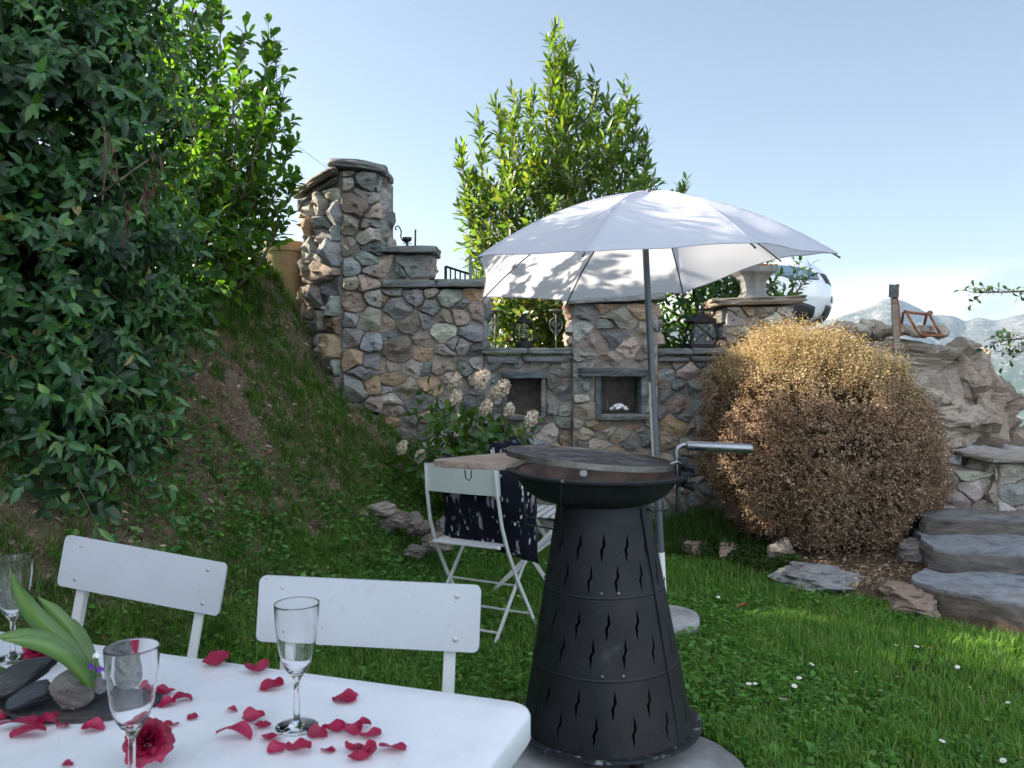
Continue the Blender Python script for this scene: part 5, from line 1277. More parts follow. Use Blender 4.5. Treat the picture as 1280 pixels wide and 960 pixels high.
for y in (-.12, .12):
    mb = MB(); L = math.sqrt((R0 - .003) ** 2 - y * y); mb.bar(GC + (TG @ Vector((-L, y, -.008))), GC + (TG @ Vector((L, y, -.008))), .008, .006); mb.build('cross_bar', M['grate'], go)
# handle assembly on the right
YH = 2.93
hd = MB(); hd.tube([at(848, 640, YH), at(848, 600, YH), at(846, 575, YH), at(845, 566, YH), at(848, 559, YH), at(854, 556, YH), at(862, 555.5, YH)], .0085, 12); ho = hd.build('handle_rod', M['steel'], g, smooth=True)
mb = MB(); a_, b_ = at(858, 557, YH), at(941, 561, YH - .03); d = (b_ - a_).normalized(); mb.tube([a_, a_ + d * .004, b_ - d * .008, b_ - d * .002, b_], [.012, .0165, .0165, .014, .006], 20); mb.build('grip', M['steel'], ho, smooth=True, angle=50)
mb = MB(); mb.box(at(853, 590, YH), (.034, .03, .10)); mb.box(at(857, 590, YH), (.05, .10, .012)); mb.build('clamp', M['blackmetal'], g, bevel=.003)
for py in (583, 606):
    mb = MB(); q = at(856, py, YH - .02); mb.tube([q, q + Vector((.006, -.02, 0))], .012, 12); mb.tube([q + Vector((.006, -.02, 0)), q + Vector((.03, -.035, -.001))], [.013, .017], 8); mb.build('clamp_knob', M['blackmetal'], g, smooth=True, angle=40)
mb = MB(); mb.tube([at(836, 587, 2.9), at(838, 580, 2.88), at(846, 577, 2.88), at(852, 580, 2.9), at(851, 590, 2.92)], .004, 8); mb.build('grate_hook', M['steel'], go, smooth=True)
mb = MB(); mb.tube([at(806, 634, 2.95), at(816, 640, 2.9), at(829, 637, 2.95), at(829, 628, 3.0)], .003, 6); mb.build('wire_loop', M['wire'], g, smooth=True)
# side board on wire brackets
bz = .953
pl = [(-.285, 3.11), (-.275, 3.075), (-.2, 3.03), (-.01, 2.965), (.02, 3.06), (.06, 3.2), (.07, 3.31), (.0, 3.335), (-.09, 3.285), (-.2, 3.19)]
mb = MB(); pl2 = chaikin(pl, 2, .25); m = len(pl2); mb.add([(x, y, bz + dz) for dz in (0, .024) for x, y in pl2], [tuple(range(m))[::-1], tuple(range(m, 2*m))] + [(j, (j+1) % m, (j+1) % m + m, j + m) for j in range(m)])
bo = mb.build('side_board', M['wood'], g, bevel=.003)
mb = MB(); Y = 3.02
mb.tube([at(581, 588, Y + .06), at(582, 597, Y + .04), at(586, 601, Y + .04), at(589, 597, Y + .04), at(589, 588, Y + .06)], .0022, 6); mb.build('board_hook', M['wire'], bo, smooth=True)
mb = MB()
mb.tube([at(655, 606, 2.96), at(656, 640, 2.96), at(657, 655, 2.96), at(700, 663, 2.96)], .0028, 6); mb.tube([at(656, 646, 2.96), at(700, 651, 2.96)], .0028, 6); mb.tube([at(655, 606, 3.1), at(657, 655, 3.1), at(657, 655, 2.96)], .0028, 6); mb.build('wire_bracket', M['wire'], g, smooth=True)

# ------------------------------------------------------------------ folding chairs with cushions
def folding_chair(label, loc, rz):
    r = thing('folding_chair', (0, 0, 0), label, 'chair', 'white folding chairs behind the grill'); w = .40
    for s in (-1, 1):
        x = s * w / 2; mb = MB(); pl = [(x, .20, 0), (x, .0, .27), (x, -.10, .43), (x * .99, -.155, .55), (x * .97, -.19, .70), (x * .95, -.205, .825)]
        for a, b_ in zip(pl, pl[1:]): mb.bar(a, b_, .007, .02, (0, .6, .8))
        mb.build('back_frame', M['whitebar'], r)
        mb = MB(); x2 = x * .93; mb.bar((x2, -.22, 0), (x2, .21, .45), .007, .02, (0, .6, .8)); mb.build('leg', M['whitebar'], r)
    for k in range(8):
        y = -.15 + .05 * k; mb = MB(); mb.box((0, y, .455), (w * .9, .034, .010)); mb.build('seat_slat', M['whitebar'], r, bevel=.002)
    for (y, z) in ((.205, .45), (-.155, .45), (.15, .07), (-.16, .06), (.03, .235)):
        mb = MB(); mb.bar((-w * .47, y, z), (w * .47, y, z), .012, .007); mb.build('crossbar', M['whitebar'], r)
    mb = MB(); vs = []; n = 9
    for dy in (0, .005):
        for i in range(n):
            u = i / (n - 1) * 2 - 1
            for z, yy in ((.70, -.19), (.835, -.206)): vs.append((u * .205, yy - .012 * (1 - u * u) + dy + .006, z))
    f = [(2*i, 2*i+1, 2*i+3, 2*i+2) for i in range(n-1)]; o = 2 * n; f += [(o+2*i, o+2*i+2, o+2*i+3, o+2*i+1) for i in range(n-1)]
    f += [(2*i+1, o+2*i+1, o+2*i+3, 2*i+3) for i in range(n-1)] + [(2*i, 2*i+2, o+2*i+2, o+2*i) for i in range(n-1)]
    mb.add(vs, f); mb.build('backrest', M['sagepaint'], r, smooth=True, angle=40)
    r.location = loc; r.rotation_euler = (0, 0, rz); return r
def facing_rz(fx, fy): return math.atan2(fy, fx) - PI / 2
A1 = facing_rz(.46, .88); folding_chair('white folding chair seen from behind left of the grill, cushion hanging against its back', (-.15, 4.23, gz1(-.15, 4.23)), A1)
A2 = facing_rz(.95, -.3); folding_chair('second white folding chair farther back, facing right, mostly behind the grill', (.14, 5.0, gz1(.14, 5.0)), A2)
def cushion(c, rot, size, label, seed):
    r = thing('cushion', c, label, 'cushion', 'dark patterned cushions on the folding chairs'); n = 25; R = Euler(rot).to_matrix(); mb = MB()
    for s in (1, -1):
        vs = []
        for i in range(n):
            for j in range(n):
                u, v = i / (n-1) * 2 - 1, j / (n-1) * 2 - 1
                pin = 1 - .10 * ((1 - u*u) * v*v + (1 - v*v) * u*u)
                th = size[1] / 2 * (max(0, (1 - u**4) * (1 - v**4))) ** .42
                x = u * size[0] / 2 * (1 - .07 * (1 - v*v)) ; z = v * size[2] / 2 * (1 - .07 * (1 - u*u))
                nz = mnoise.fractal(Vector((u * 1.8, v * 1.8, seed + s)), 1, 2, 3) * .014 * (1 - u*u*v*v)
                q = R @ Vector((x, s * (th + nz * (1 if abs(u) < .99 and abs(v) < .99 else 0)) + .05 * (v + 1) ** 2 * .0 , z - .012 * (1 - v) * u * u))
                vs.append(q + Vector(c))
        fs = [(i*n+j, (i+1)*n+j, (i+1)*n+j+1, i*n+j+1) for i in range(n-1) for j in range(n-1)]
        if s > 0: fs = [f[::-1] for f in fs]
        mb.add(vs, fs)
    o = mb.build('cushion_cover', M['cushion'], r, smooth=True)
    bm = bmesh.new(); bm.from_mesh(o.data); bmesh.ops.remove_doubles(bm, verts=bm.verts[:], dist=.0006); bm.to_mesh(o.data); bm.free()
    o.data.polygons.foreach_set('use_smooth', [True] * len(o.data.polygons))
    return r
f1 = Vector((.46, .88, 0)).normalized(); c1_ = Vector((-.15, 4.23, 0)) - f1 * .03 + Vector((.055, -.03, .625 + gz1(-.15, 4.23)))
cushion(c1_, (math.radians(14), math.radians(6), A1), (.52, .21, .46), 'large navy cushion with white ikat marks hanging on the nearer folding chair', 3)
f2 = Vector((.95, -.3, 0)).normalized(); c2_ = Vector((.14, 5.0, 0)) - f2 * .13 + Vector((-.03, .04, .66 + gz1(.14, 5.0)))
cushion(c2_, (math.radians(10), 0, A2), (.42, .14, .42), 'dark ikat cushion on the farther chair, its top above the wooden board', 8)

# ------------------------------------------------------------------ parasol
P0 = Vector((.757, 4.29, 0)); u = thing('parasol', (P0.x, P0.y, 0), 'open white fabric parasol dappled with leaf shadows on a leaning grey pole', 'parasol')
mb = MB(); mb.lathe([(0, -.02), (.172, -.02), (.176, -.01), (.176, .05), (.17, .062), (.05, .066), (.03, .07), (0, .07)], P0, 56); mb.build('stone_base', M['concrete'], u, smooth=True, angle=40)
hub = Vector((.655, 4.3, 2.16)); pb = P0 + Vector((0, 0, .06)); ptop = hub + Vector((0, 0, -.02))
mb = MB(); q1 = pb.lerp(ptop, .15); mb.tube([pb, q1], .020, 14); mb.build('lower_tube', M['polewhite'], u, smooth=True, angle=40)
mb = MB(); q2 = pb.lerp(ptop, .51); mb.tube([q1, q2], .019, 14); mb.build('middle_tube', M['pole'], u, smooth=True, angle=40)
mb = MB(); mb.tube([q2, ptop], .0165, 14); mb.tube([q2 - (ptop - q2).normalized() * .012, q2 + (ptop - q2).normalized() * .018], .0215, 14); mb.build('upper_tube', M['pole'], u, smooth=True, angle=40)
TIPS = [(974, 322, 4.66), (854, 367, 5.12), (709, 376, 5.1), (604, 371, 4.62), (597, 321, 3.98), (730, 314, 3.47), (942, 304, 3.5), (1047, 317, 4.02)]
TP = [at(*q) for q in TIPS]; apex = hub + Vector((.03, 0, .008))
def ribp(k, s):
    tp = TP[k % 8]; q = apex.lerp(tp, s); H = apex.z - tp.z
    q.z = apex.z - H * (s ** 1.9 * .84 + .16 * s); return q
def canopy(a, s):
    k = int(a * 8 + 1e-6); f = a * 8 - k
    if k >= 8: k = 7; f = 1.0
    p, q = ribp(k, s), ribp(k + 1, s); x = p.lerp(q, f); bow = 4 * f * (1 - f)
    c = apex.lerp((p + q) / 2, 1); inward = Vector((apex.x - x.x, apex.y - x.y, 0))
    x += inward * (.030 * bow * s * s); x.z += -.030 * bow * math.sin(PI * min(1, s * 1.0)) + .008 * bow * s ** 3
    off = Vector((k * 3.3, f * 2, s * 3)); x.z += mnoise.noise(Vector((x.x * 4, x.y * 4, 1.3))) * .010 * s
    x.z += .006 * bow * math.sin(s * 20 + f * 6) * s * s
    return x
mb = MB(); NU, NV = 96, 26
vs = [canopy(i / NU, j / (NV - 1)) for i in range(NU) for j in range(NV)]
mb.add(vs, [(i*NV+j, i*NV+j+1, ((i+1) % NU)*NV+j+1, ((i+1) % NU)*NV+j) for i in range(NU) for j in range(NV - 1)])
cn = mb.build('canopy', M['fabric'], u, smooth=True)
bm = bmesh.new(); bm.from_mesh(cn.data); bmesh.ops.remove_doubles(bm, verts=bm.verts[:], dist=.0005); bmesh.ops.recalc_face_normals(bm, faces=bm.faces[:]); bm.to_mesh(cn.data); bm.free()
mb = MB(); mb.tube([tuple(canopy(i / 160, 1.0)) for i in range(161)], .0032, 5, cap=False); mb.build('hem', M['fabric'], u, smooth=True)
for k in range(8):
    mb = MB(); mb.tube([ribp(k, s) + Vector((0, 0, .0015)) for s in np.linspace(.03, 1, 14)], .0022, 5); mb.build('seam', M['fabric'], cn, smooth=True)
mb = MB(); mb.tube([apex - Vector((.01, 0, .03)), apex + Vector((0, 0, .012)), apex + Vector((0, 0, .022))], [.012, .014, .004], 10); mb.build('finial', M['rib'], u, smooth=True)
mb = MB(); mb.tube([ptop - Vector((-.008, 0, .20)), ptop - Vector((-.006, 0, .15))], .028, 12); mb.build('runner', M['rib'], u, smooth=True)
for k in range(8):
    pts = [ribp(k, s) - Vector((0, 0, .012)) for s in np.linspace(.02, 1.0, 9)]
    mb = MB(); mb.tube(pts, .0038, 6); mb.tube([pts[-1], pts[-1] + (pts[-1] - pts[-2]).normalized() * .015], .005, 6); rb = mb.build('rib', M['rib'], u, smooth=True)
    mb = MB(); mb.tube([ptop - Vector((-.007, 0, .175)), ribp(k, .52) - Vector((0, 0, .014))], .0032, 6); mb.build('strut', M['rib'], rb, smooth=True)

# ------------------------------------------------------------------ lanterns and ornaments on the wall
cz = 1.413
def hurricane():
    c = at(655, 432, 6.62); c.z = cz; r = thing('hurricane_lantern', c, 'black hurricane lantern with glass chimney on the low wall left of the middle pillar', 'lantern')
    mb = MB(); mb.lathe([(0, 0), (.062, 0), (.066, .008), (.064, .04), (.05, .05), (.028, .058), (.028, .075), (0, .075)], c, 28); mb.build('fuel_tank', M['blackmetal'], r, smooth=True, angle=40)
    mb = MB(); mb.lathe([(.030, .075), (.042, .105), (.043, .13), (.034, .17), (.028, .185), (.026, .185), (.032, .168), (.041, .13), (.040, .106), (.028, .077)], c, 28, closed=True); mb.build('chimney', M['glass'], r, smooth=True)
    mb = MB(); mb.lathe([(.03, .185), (.05, .192), (.048, .205), (.03, .215), (.028, .235), (.022, .237), (.022, .255), (.026, .256), (.02, .262), (0, .262)], c, 24); mb.build('hood', M['blackmetal'], r, smooth=True, angle=40)
    for s in (-1, 1):
        mb = MB(); mb.tube([c + Vector((s * .05, 0, .03)), c + Vector((s * .078, 0, .06)), c + Vector((s * .08, 0, .13)), c + Vector((s * .07, 0, .19)), c + Vector((s * .03, 0, .225))], .008, 8); mb.build('side_tube', M['blackmetal'], r, smooth=True)
    mb = MB(); mb.tube([c + Vector((.08 * math.cos(a), -.03 * math.sin(a) - .01, .16 - .08 * math.sin(a))) for a in np.linspace(0, PI, 12)], .002, 5); mb.build('bail_wire', M['wire'], r)
    for z in (.095, .12, .15):
        mb = MB(); mb.lathe([(.046, z - .0015), (.0475, z), (.046, z + .0015), (.0445, z)], c, 24, closed=True); mb.build('guard_wire', M['wire'], r, smooth=True)
hurricane()
def square_lantern():
    c = at(877, 434, 6.6); c.z = 1.41; r = thing('square_lantern', c, 'grey metal house shaped lantern with X braced glass panes on the low wall', 'lantern')
    H, b_, tpw = .175, .115, .08
    R = Matrix.Rotation(.12, 3, 'Z')
    def q(x, y, z): return c + R @ Vector((x, y, z))
    def rail(a, b2, w_=.012): mb.bar(a, b2, w_, w_)
    mb = MB(); mb.box(c + Vector((0, 0, .009)), (.245, .245, .018), R.to_4x4().to_3x3()); mb.build('base', M['blackmetal'], r, bevel=.003)
    mb = MB()
    cn_ = [(-1, -1), (1, -1), (1, 1), (-1, 1)]
    for i, (x, y) in enumerate(cn_):
        x2, y2 = cn_[(i + 1) % 4]
        rail(q(x * b_ * .96, y * b_ * .96, .018), q(x * tpw, y * tpw, H + .02)); rail(q(x * b_ * .95, y * b_ * .95, .026), q(x2 * b_ * .95, y2 * b_ * .95, .026)); rail(q(x * tpw, y * tpw, H + .018), q(x2 * tpw, y2 * tpw, H + .018))
        rail(q(x * b_ * .95, y * b_ * .95, .03), q(x2 * tpw, y2 * tpw, H + .015), .006); rail(q(x2 * b_ * .95, y2 * b_ * .95, .03), q(x * tpw, y * tpw, H + .015), .0065)
    mb.build('frame', M['blackmetal'], r)
    for i, (x, y) in enumerate(cn_):
        x2, y2 = cn_[(i + 1) % 4]; k = .90; mb = MB(); mb.add([q(x * b_ * k, y * b_ * k, .024), q(x2 * b_ * k, y2 * b_ * k, .024), q(x2 * tpw * k, y2 * tpw * k, H + .018), q(x * tpw * k, y * tpw * k, H + .018)], [(0, 1, 2, 3)]); mb.build('pane', M['glass'], r, solid=.002)
    mb = MB(); e, t1 = .105, .028; z0 = H + .024
    vs = [q(x * e, y * e, z0) for x, y in cn_] + [q(x * e, y * e, z0 + .008) for x, y in cn_] + [q(x * t1, y * t1, z0 + .062) for x, y in cn_]
    mb.add(vs, [(3, 2, 1, 0), (8, 9, 10, 11)] + [(i, (i+1) % 4, (i+1) % 4 + 4, i + 4) for i in range(4)] + [(i + 4, (i+1) % 4 + 4, (i+1) % 4 + 8, i + 8) for i in range(4)]); mb.build('roof', M['blackmetal'], r)
    mb = MB(); mb.lathe([(.026, z0 + .062), (.026, z0 + .074), (.032, z0 + .076), (.02, z0 + .088), (0, z0 + .09)], c, 16); mb.build('vent_cap', M['blackmetal'], r, smooth=True, angle=40)
    mb = MB(); mb.lathe([(0, .018), (.035, .018), (.035, .10), (.03, .105), (0, .104)], c, 20); mb.build('candle', material('candle_wax', (.55, .5, .42), .5), r, smooth=True, angle=40)
square_lantern()
def ring_pts(c, r, n=22, a0=0, a1=2 * PI): return [c + Vector((r * math.cos(a), 0, r * math.sin(a))) for a in np.linspace(a0, a1, n)]
grey_iron = material('grey_iron', (.16, .17, .17), .6, .3)
def stake(px, pyt, pyb, Y, label, scroll):
    b0 = at(px, pyb, Y); tp = at(px, pyt, Y); b0.z = gz1(b0.x, b0.y) if Y > 6.8 else cz; r = thing('garden_stake', b0, label, 'ornament', 'iron garden stakes on the terrace')
    mb = MB(); mb.tube([b0, tp - Vector((0, 0, .0))], .006, 8); mb.build('rod', grey_iron, r, smooth=True)
    mb = MB(); mb.lathe([(0, .0), (.045, .004), (.06, .012), (.058, .016), (0, .02)], tp, 24); mb.build('bird_dish', grey_iron, r, smooth=True)
    mb = MB()
    if scroll:
        cc = tp - Vector((0, 0, .10)); mb.tube(ring_pts(cc, .055), .004, 6, cap=False)
        for s in (-1, 1):
            mb.tube([cc + Vector((s * (.028 + .022 * math.cos(t) * (1 - t / 9)), 0, .022 * math.sin(t) * (1 - t / 9))) for t in np.linspace(0, 7.5, 26)], .003, 5); mb.tube([cc + Vector((s * .05, 0, -.03)), cc + Vector((s * .02, 0, -.07)), cc + Vector((0, 0, -.10))], .004, 6)
        mb.tube(ring_pts(cc + Vector((0, 0, .0)), .026), .003, 5, cap=False)
    else:
        cc = tp - Vector((0, 0, .075)); mb.tube(ring_pts(cc, .03), .004, 6, cap=False); mb.tube(ring_pts(cc, .018), .003, 5, cap=False); mb.tube([cc + Vector((-.03, 0, -.01)), cc + Vector((0, 0, -.06)), cc + Vector((.03, 0, -.01))], .0035, 5)
    mb.build('scroll', grey_iron, r, smooth=True)
stake(695, 390, 434, 6.95, 'grey iron stake with heart scroll and dish between lantern and middle pillar', True)
stake(619, 390, 432, 7.1, 'slim iron stake with small ring left of the hurricane lantern', False)
# wrought iron candle holder on the step, small bar and spike beside it
c = at(509, 308, 6.62); c.z = 2.178
r = thing('candle_holder', c, 'black wrought iron candle holder with curled hook on the stepped slab', 'candle holder')
mb = MB(); mb.lathe([(0, 0), (.03, .0), (.03, .006), (.008, .012), (.007, .05), (.0, .05)], c, 18); mb.build('stem', M['wire'], r, smooth=True, angle=40)
mb = MB(); mb.lathe([(0, .055), (.018, .05), (.034, .062), (.036, .085), (.028, .085), (.026, .068), (0, .062)], c, 18); mb.build('cup', M['wire'], r, smooth=True)
mb = MB(); mb.tube([c + Vector(q) for q in ((-.005, 0, .045), (-.035, 0, .06), (-.05, 0, .09), (-.045, 0, .13), (-.058, 0, .16), (-.075, 0, .175), (-.09, 0, .165), (-.09, 0, .145), (-.08, 0, .142))], .0055, 7); mb.build('hook', M['wire'], r, smooth=True)
for s in (-1, 1):
    mb = MB(); mb.tube([c + Vector((s * (.02 + .014 * math.cos(t)), 0, .03 + .012 * math.sin(t))) for t in np.linspace(0, 5.5, 14)], .003, 5); mb.build('scroll', M['wire'], r, smooth=True)
c = at(519, 306, 6.55); c.z = 2.178; r = thing('iron_spike', c, 'short straight dark iron spike on a foot, right of the candle holder', 'ornament')
mb = MB(); mb.tube([c, c + Vector((.002, 0, .135))], .007, 8); mb.build('spike', M['wire'], r, smooth=True); mb = MB(); mb.lathe([(0, 0), (.022, 0), (.02, .007), (0, .008)], c, 14); mb.build('foot', M['wire'], r, smooth=True)
mb = MB(); c = at(489, 303, 6.6); rock(mb, (c.x, c.y, 2.215), (.045, .05, .04), seed=171, col=(.4, .34, .3)); tag(mb.build('stone', M['stone'], None, **SW), 'reddish speckled stone sitting on the slab against the tall pillar', 'stone')
# little toy-like bench frame and latch on the wall top
c = at(573, 352, 6.65); c.z = 1.925; r = thing('slatted_crate', c, 'small dark slatted metal rack on the wall top left of the parasol', 'rack')
mb = MB(); a, b_ = c + Vector((-.10, .02, .12)), c + Vector((.09, -.02, .055)); mb.bar(a, b_, .016, .018); mb.bar(a - Vector((0, 0, .118)), b_ - Vector((0, 0, .05)), .014, .014); mb.build('rail', M['blackmetal'], r)
for k in range(6):
    t_ = k / 5; p = a.lerp(b_, t_); mb = MB(); mb.bar(p, Vector((p.x, p.y, 1.927)), .012 if k else .022, .01); mb.build('slat', M['blackmetal'], r)
c = at(588, 352, 6.6); c.z = 1.925; r = thing('iron_bracket', c, 'grey iron post bracket with ring at the end of the wall top, by the parasol', 'bracket')
mb = MB(); mb.bar(c, c + Vector((0, 0, .20)), .022, .02); mb.build('post', grey_iron, r); mb = MB(); cc = c + Vector((.018, -.01, .06)); mb.tube([cc + Vector((.0, 0, .045)), cc + Vector((.028, 0, .04)), cc + Vector((.028, 0, -.04)), cc + Vector((0, 0, -.045))], .006, 6); mb.build('staple', grey_iron, r, smooth=True)
mb = MB(); mb.tube([c + Vector((-.06, 0, .10)), c + Vector((0, -.01, .13)), c + Vector((.06, -.02, .17))], .004, 6); mb.build('hooked_rod', grey_iron, r)
# shell and figurine in the middle niche
c = at(774, 513, 6.46); c.z = .932; mb = MB(); rr = random.Random(9)
for k in range(46):
    a = rr.uniform(0, 6.28); e = rr.uniform(0, 1); mb.col = (.7, .7, .7)
    p = c + Vector((math.cos(a) * .062 * e, math.sin(a) * .04 * e, .018 + .034 * (1 - e * e)))
    b0 = len(mb.v); rock(mb, p, (.015, .015, .012), seed=k, sub=2, planes=2, col=rr.choice([(.72, .72, .72), (.6, .6, .6), (.78, .78, .77)]))
tag(mb.build('shell_cluster', M['plain'], None, smooth=True), 'white knobbly shell cluster lying in the middle pillar niche', 'shell')
c = at(759, 511, 6.5); c.z = .932; mb = MB(); mb.col = (.1, .08, .07); mb.lathe([(0, 0), (.014, 0), (.012, .03), (.008, .055), (.011, .065), (.010, .08), (0, .092)], c, 14); tag(mb.build('figurine', M['plain'], None, smooth=True), 'small dark figurine standing left of the white shell in the niche', 'figurine')
# pots
c = at(357, 345, 7.0); c.z = gz1(c.x, c.y) - .04; ph_ = (2.27 - c.z) / .302; r = thing('flower_pot', c, 'large old terracotta flower pot at the top of the bank left of the tall pillar', 'pot')
mb = MB(); mb.lathe([(r_, z_ * ph_ if z_ < .22 else .302 * ph_ - (.302 - z_)) for r_, z_ in [(0, 0), (.125, 0), (.165, .22), (.185, .225), (.19, .30), (.175, .302), (.165, .24), (0, .235)]], c, 40); mb.build('pot_body', M['terracotta'], r, smooth=True, angle=40)
mb = MB(); mb.lathe([(0, 0), (.16, 0), (.1, .01), (0, .015)], c + Vector((0, 0, .302 * ph_ - .06)), 24); mb.build('soil', M['ground'], r)
c = Vector((1.855, 6.62, 1.795)); r = thing('stone_urn', c, 'square weathered stone urn with rusty rim on the right pillar', 'urn')
def sqring(h, z): return [c + Vector((x * h * .82, y * h * .82, z)) for x, y in ((-1, -1), (1, -1), (1, 1), (-1, 1))]
prof = [(.13, 0), (.115, .012), (.10, .03), (.092, .07), (.10, .12), (.13, .165), (.175, .195), (.18, .24), (.16, .242), (.15, .2), (.0, .19)]
vs = []; 
for h, z in prof: vs += sqring(h, z)
mb = MB(); mb.add(vs, [(i*4+j, i*4+(j+1) % 4, (i+1)*4+(j+1) % 4, (i+1)*4+j) for i in range(len(prof)-1) for j in range(4)] + [(3, 2, 1, 0)]); mb.build('urn_body', M['urn'], r, bevel=.006)
mb = MB(); rr = random.Random(3)
for k in range(70): 
    s = rr.choice([(-1, 0), (1, 0), (0, -1), (0, 1)]); t_ = rr.uniform(-1, 1); p = c + Vector(((s[0] if s[0] else t_) * .138, (s[1] if s[1] else t_) * .138, .243)); rock(mb, p, (.016, .012, .008), seed=k, sub=2, planes=2)
tag(mb.build('rusty_rim', M['rust'], r), kind='stuff')
sp_ = thing('laurel_sprig', at(1000, 368, 6.55), 'green leafy laurel sprig growing beside the urn on the right pillar', 'plant')
SS = np.array([tuple(at(990, 368, 6.55)), tuple(at(996, 366, 6.5)), tuple(at(990, 366, 6.6)), tuple(at(992, 368, 6.55)), tuple(at(957, 331, 6.6))]); DD = np.array([(.25, 0, 1), (.5, -.1, 1), (.1, .1, 1), (.6, 0, .6), (.5, 0, .5)]); LL = np.array([.30, .22, .24, .17, .06])
P8, A8, N8, q8 = shoots(SS, DD, LL, 11, .7, .05); n = len(P8); leaves_obj('foliage', P8, A8, N8, RNG.uniform(.06, .085, n), RNG.uniform(.022, .03, n), pal(n, [(.03, .085, .025), (.045, .10, .025)]), M['laurel'], sp_)
mb = MB(); twigs(mb, SS, q8, .005); mb.build('stem', M['bark'], sp_)
# sign and rusty frame on the crag
c = at(1121, 418, 6.95); r = thing('garden_sign', c, 'small dark square board on a weathered wooden post above the rocks', 'sign')
mb = MB(); tp = at(1117, 358, 6.95); mb.bar(c - Vector((0, 0, .12)), at(1118, 372, 6.95), .05, .028, (0, 1, 0)); mb.build('post', M['wood'], r)
mb = MB(); mb.tube([at(1126, 420, 6.9), at(1124, 385, 6.9), at(1121, 370, 6.9)], .006, 6); mb.build('rusty_rod', M['rust'], r)
mb = MB(); mb.box(at(1117, 364, 6.92), (.075, .022, .105), Euler((0, .05, .25)).to_matrix()); mb.build('board', material('dark_board', fn=lambda t, b: t.set(b.inputs['Base Color'], t.ramp(t.noise(25, 6), [(.35, (.03, .032, .035)), (.7, (.12, .125, .13))])), rough=.7), r, bevel=.003)
mb = MB(); mb.box(at(1122, 363.5, 6.93), (.012, .026, .11), Euler((0, .05, .25)).to_matrix()); mb.build('board_edge', M['wood'], r)
Y = 6.95; r = thing('rusty_trestle', at(1150, 420, Y), 'rust red metal trestle frame with scroll feet standing on the rock', 'frame')
def tb(pts, rad=.011, nm='strut'):
    mb = MB(); mb.tube([at(*q) for q in pts], rad, 7); mb.build(nm, M['rust'], r, smooth=True)
tb([(1130, 389, Y), (1141, 391, Y), (1161, 393, Y)], .012, 'top_rail'); tb([(1132, 389, Y), (1146, 413, Y - .05), (1152, 420, Y - .06)]); tb([(1162, 393, Y), (1170, 408, Y - .05), (1177, 419, Y - .05)])
tb([(1158, 394, Y), (1155, 408, Y + .2), (1153, 416, Y + .25)]); tb([(1129, 391, Y), (1127, 405, Y + .1), (1127, 416, Y + .2)]); tb([(1152, 420, Y - .06), (1180, 419, Y - .06)], .01)
for px, py in ((1156, 420), (1162, 392)):
    mb = MB(); cc = at(px, py, Y - .05); mb.tube([cc + Vector(((.024 - .002 * t) * math.cos(t), 0, (.024 - .002 * t) * math.sin(t))) for t in np.linspace(0, 9, 26)], .006, 6); mb.build('scroll', M['rust'], r, smooth=True)
# thin cable from the shrub to the tall pillar
mb = MB(); mb.tube([at(195, 20, 6.6), at(300, 115, 6.6), at(368, 180, 6.6), at(412, 212, 6.7)], .0016, 5); tag(mb.build('cable', M['wire'], None), 'thin dark cable running from the tall shrub down to the pillar top', 'cable')

# ------------------------------------------------------------------ parked car on the road above
cr = thing('parked_car', (0, 0, 0), 'white car parked above the wall, rounded nose showing right of the parasol', 'car')
PROFC = [(1.98, .22), (2.10, .30), (2.16, .45), (2.17, .60), (2.13, .74), (2.04, .87), (1.88, .96), (1.55, 1.035), (1.0, 1.10), (.78, 1.13), (.35, 1.38), (-.05, 1.55), (-.5, 1.63), (-1.2, 1.62), (-1.75, 1.50), (-2.05, 1.12), (-2.16, .85), (-2.17, .5), (-2.1, .26)]
pc = [Vector((x, 0, z)) for x, z in PROFC]
def cprof(s):
    f = s * (len(PROFC) - 1); i = min(len(PROFC) - 2, int(f)); t_ = f - i
    P = [PROFC[max(0, i-1)], PROFC[i], PROFC[i+1], PROFC[min(len(PROFC)-1, i+2)]]
    def cr_(k): 
        p0, p1, p2, p3 = [q[k] for q in P]; return .5 * (2*p1 + (p2-p0)*t_ + (2*p0-5*p1+4*p2-p3)*t_*t_ + (3*p1-p0-3*p2+p3)*t_**3)
    return cr_(0), cr_(1)
def carp(s, v, out=0):
    x, z = cprof(s); hw = .90 if z < .85 else lerp(.90, .60, min(1, (z - .85) / .8))
    if x > .78 and z > .85: hw = lerp(.90, .74, (z - .85) / .3)
    av = abs(v); y = v * hw; e = av ** 4
    if x > .9: x = x - .46 * e * min(1, (x - .9) / 1.0) - .10 * av * av * min(1, (x - .9) / 1.0)
    elif x < -1.4: x = x + .22 * e
    z = z - (.10 * e if z > .5 else -.0)
    r_ = Vector((x, y, z))
    return r_
mb = MB(); NS, NVv = 73, 29
vs = [carp(i / (NS-1), j / (NVv-1) * 2 - 1) for i in range(NS) for j in range(NVv)]
fs = [(i*NVv+j, (i+1)*NVv+j, (i+1)*NVv+j+1, i*NVv+j+1) for i in range(NS-1) for j in range(NVv-1)]
fs += [tuple(i*NVv for i in range(NS)), tuple(i*NVv+NVv-1 for i in range(NS))[::-1]]
mb.add(vs, fs); body = mb.build('body', M['carpaint'], cr, smooth=True, angle=35)
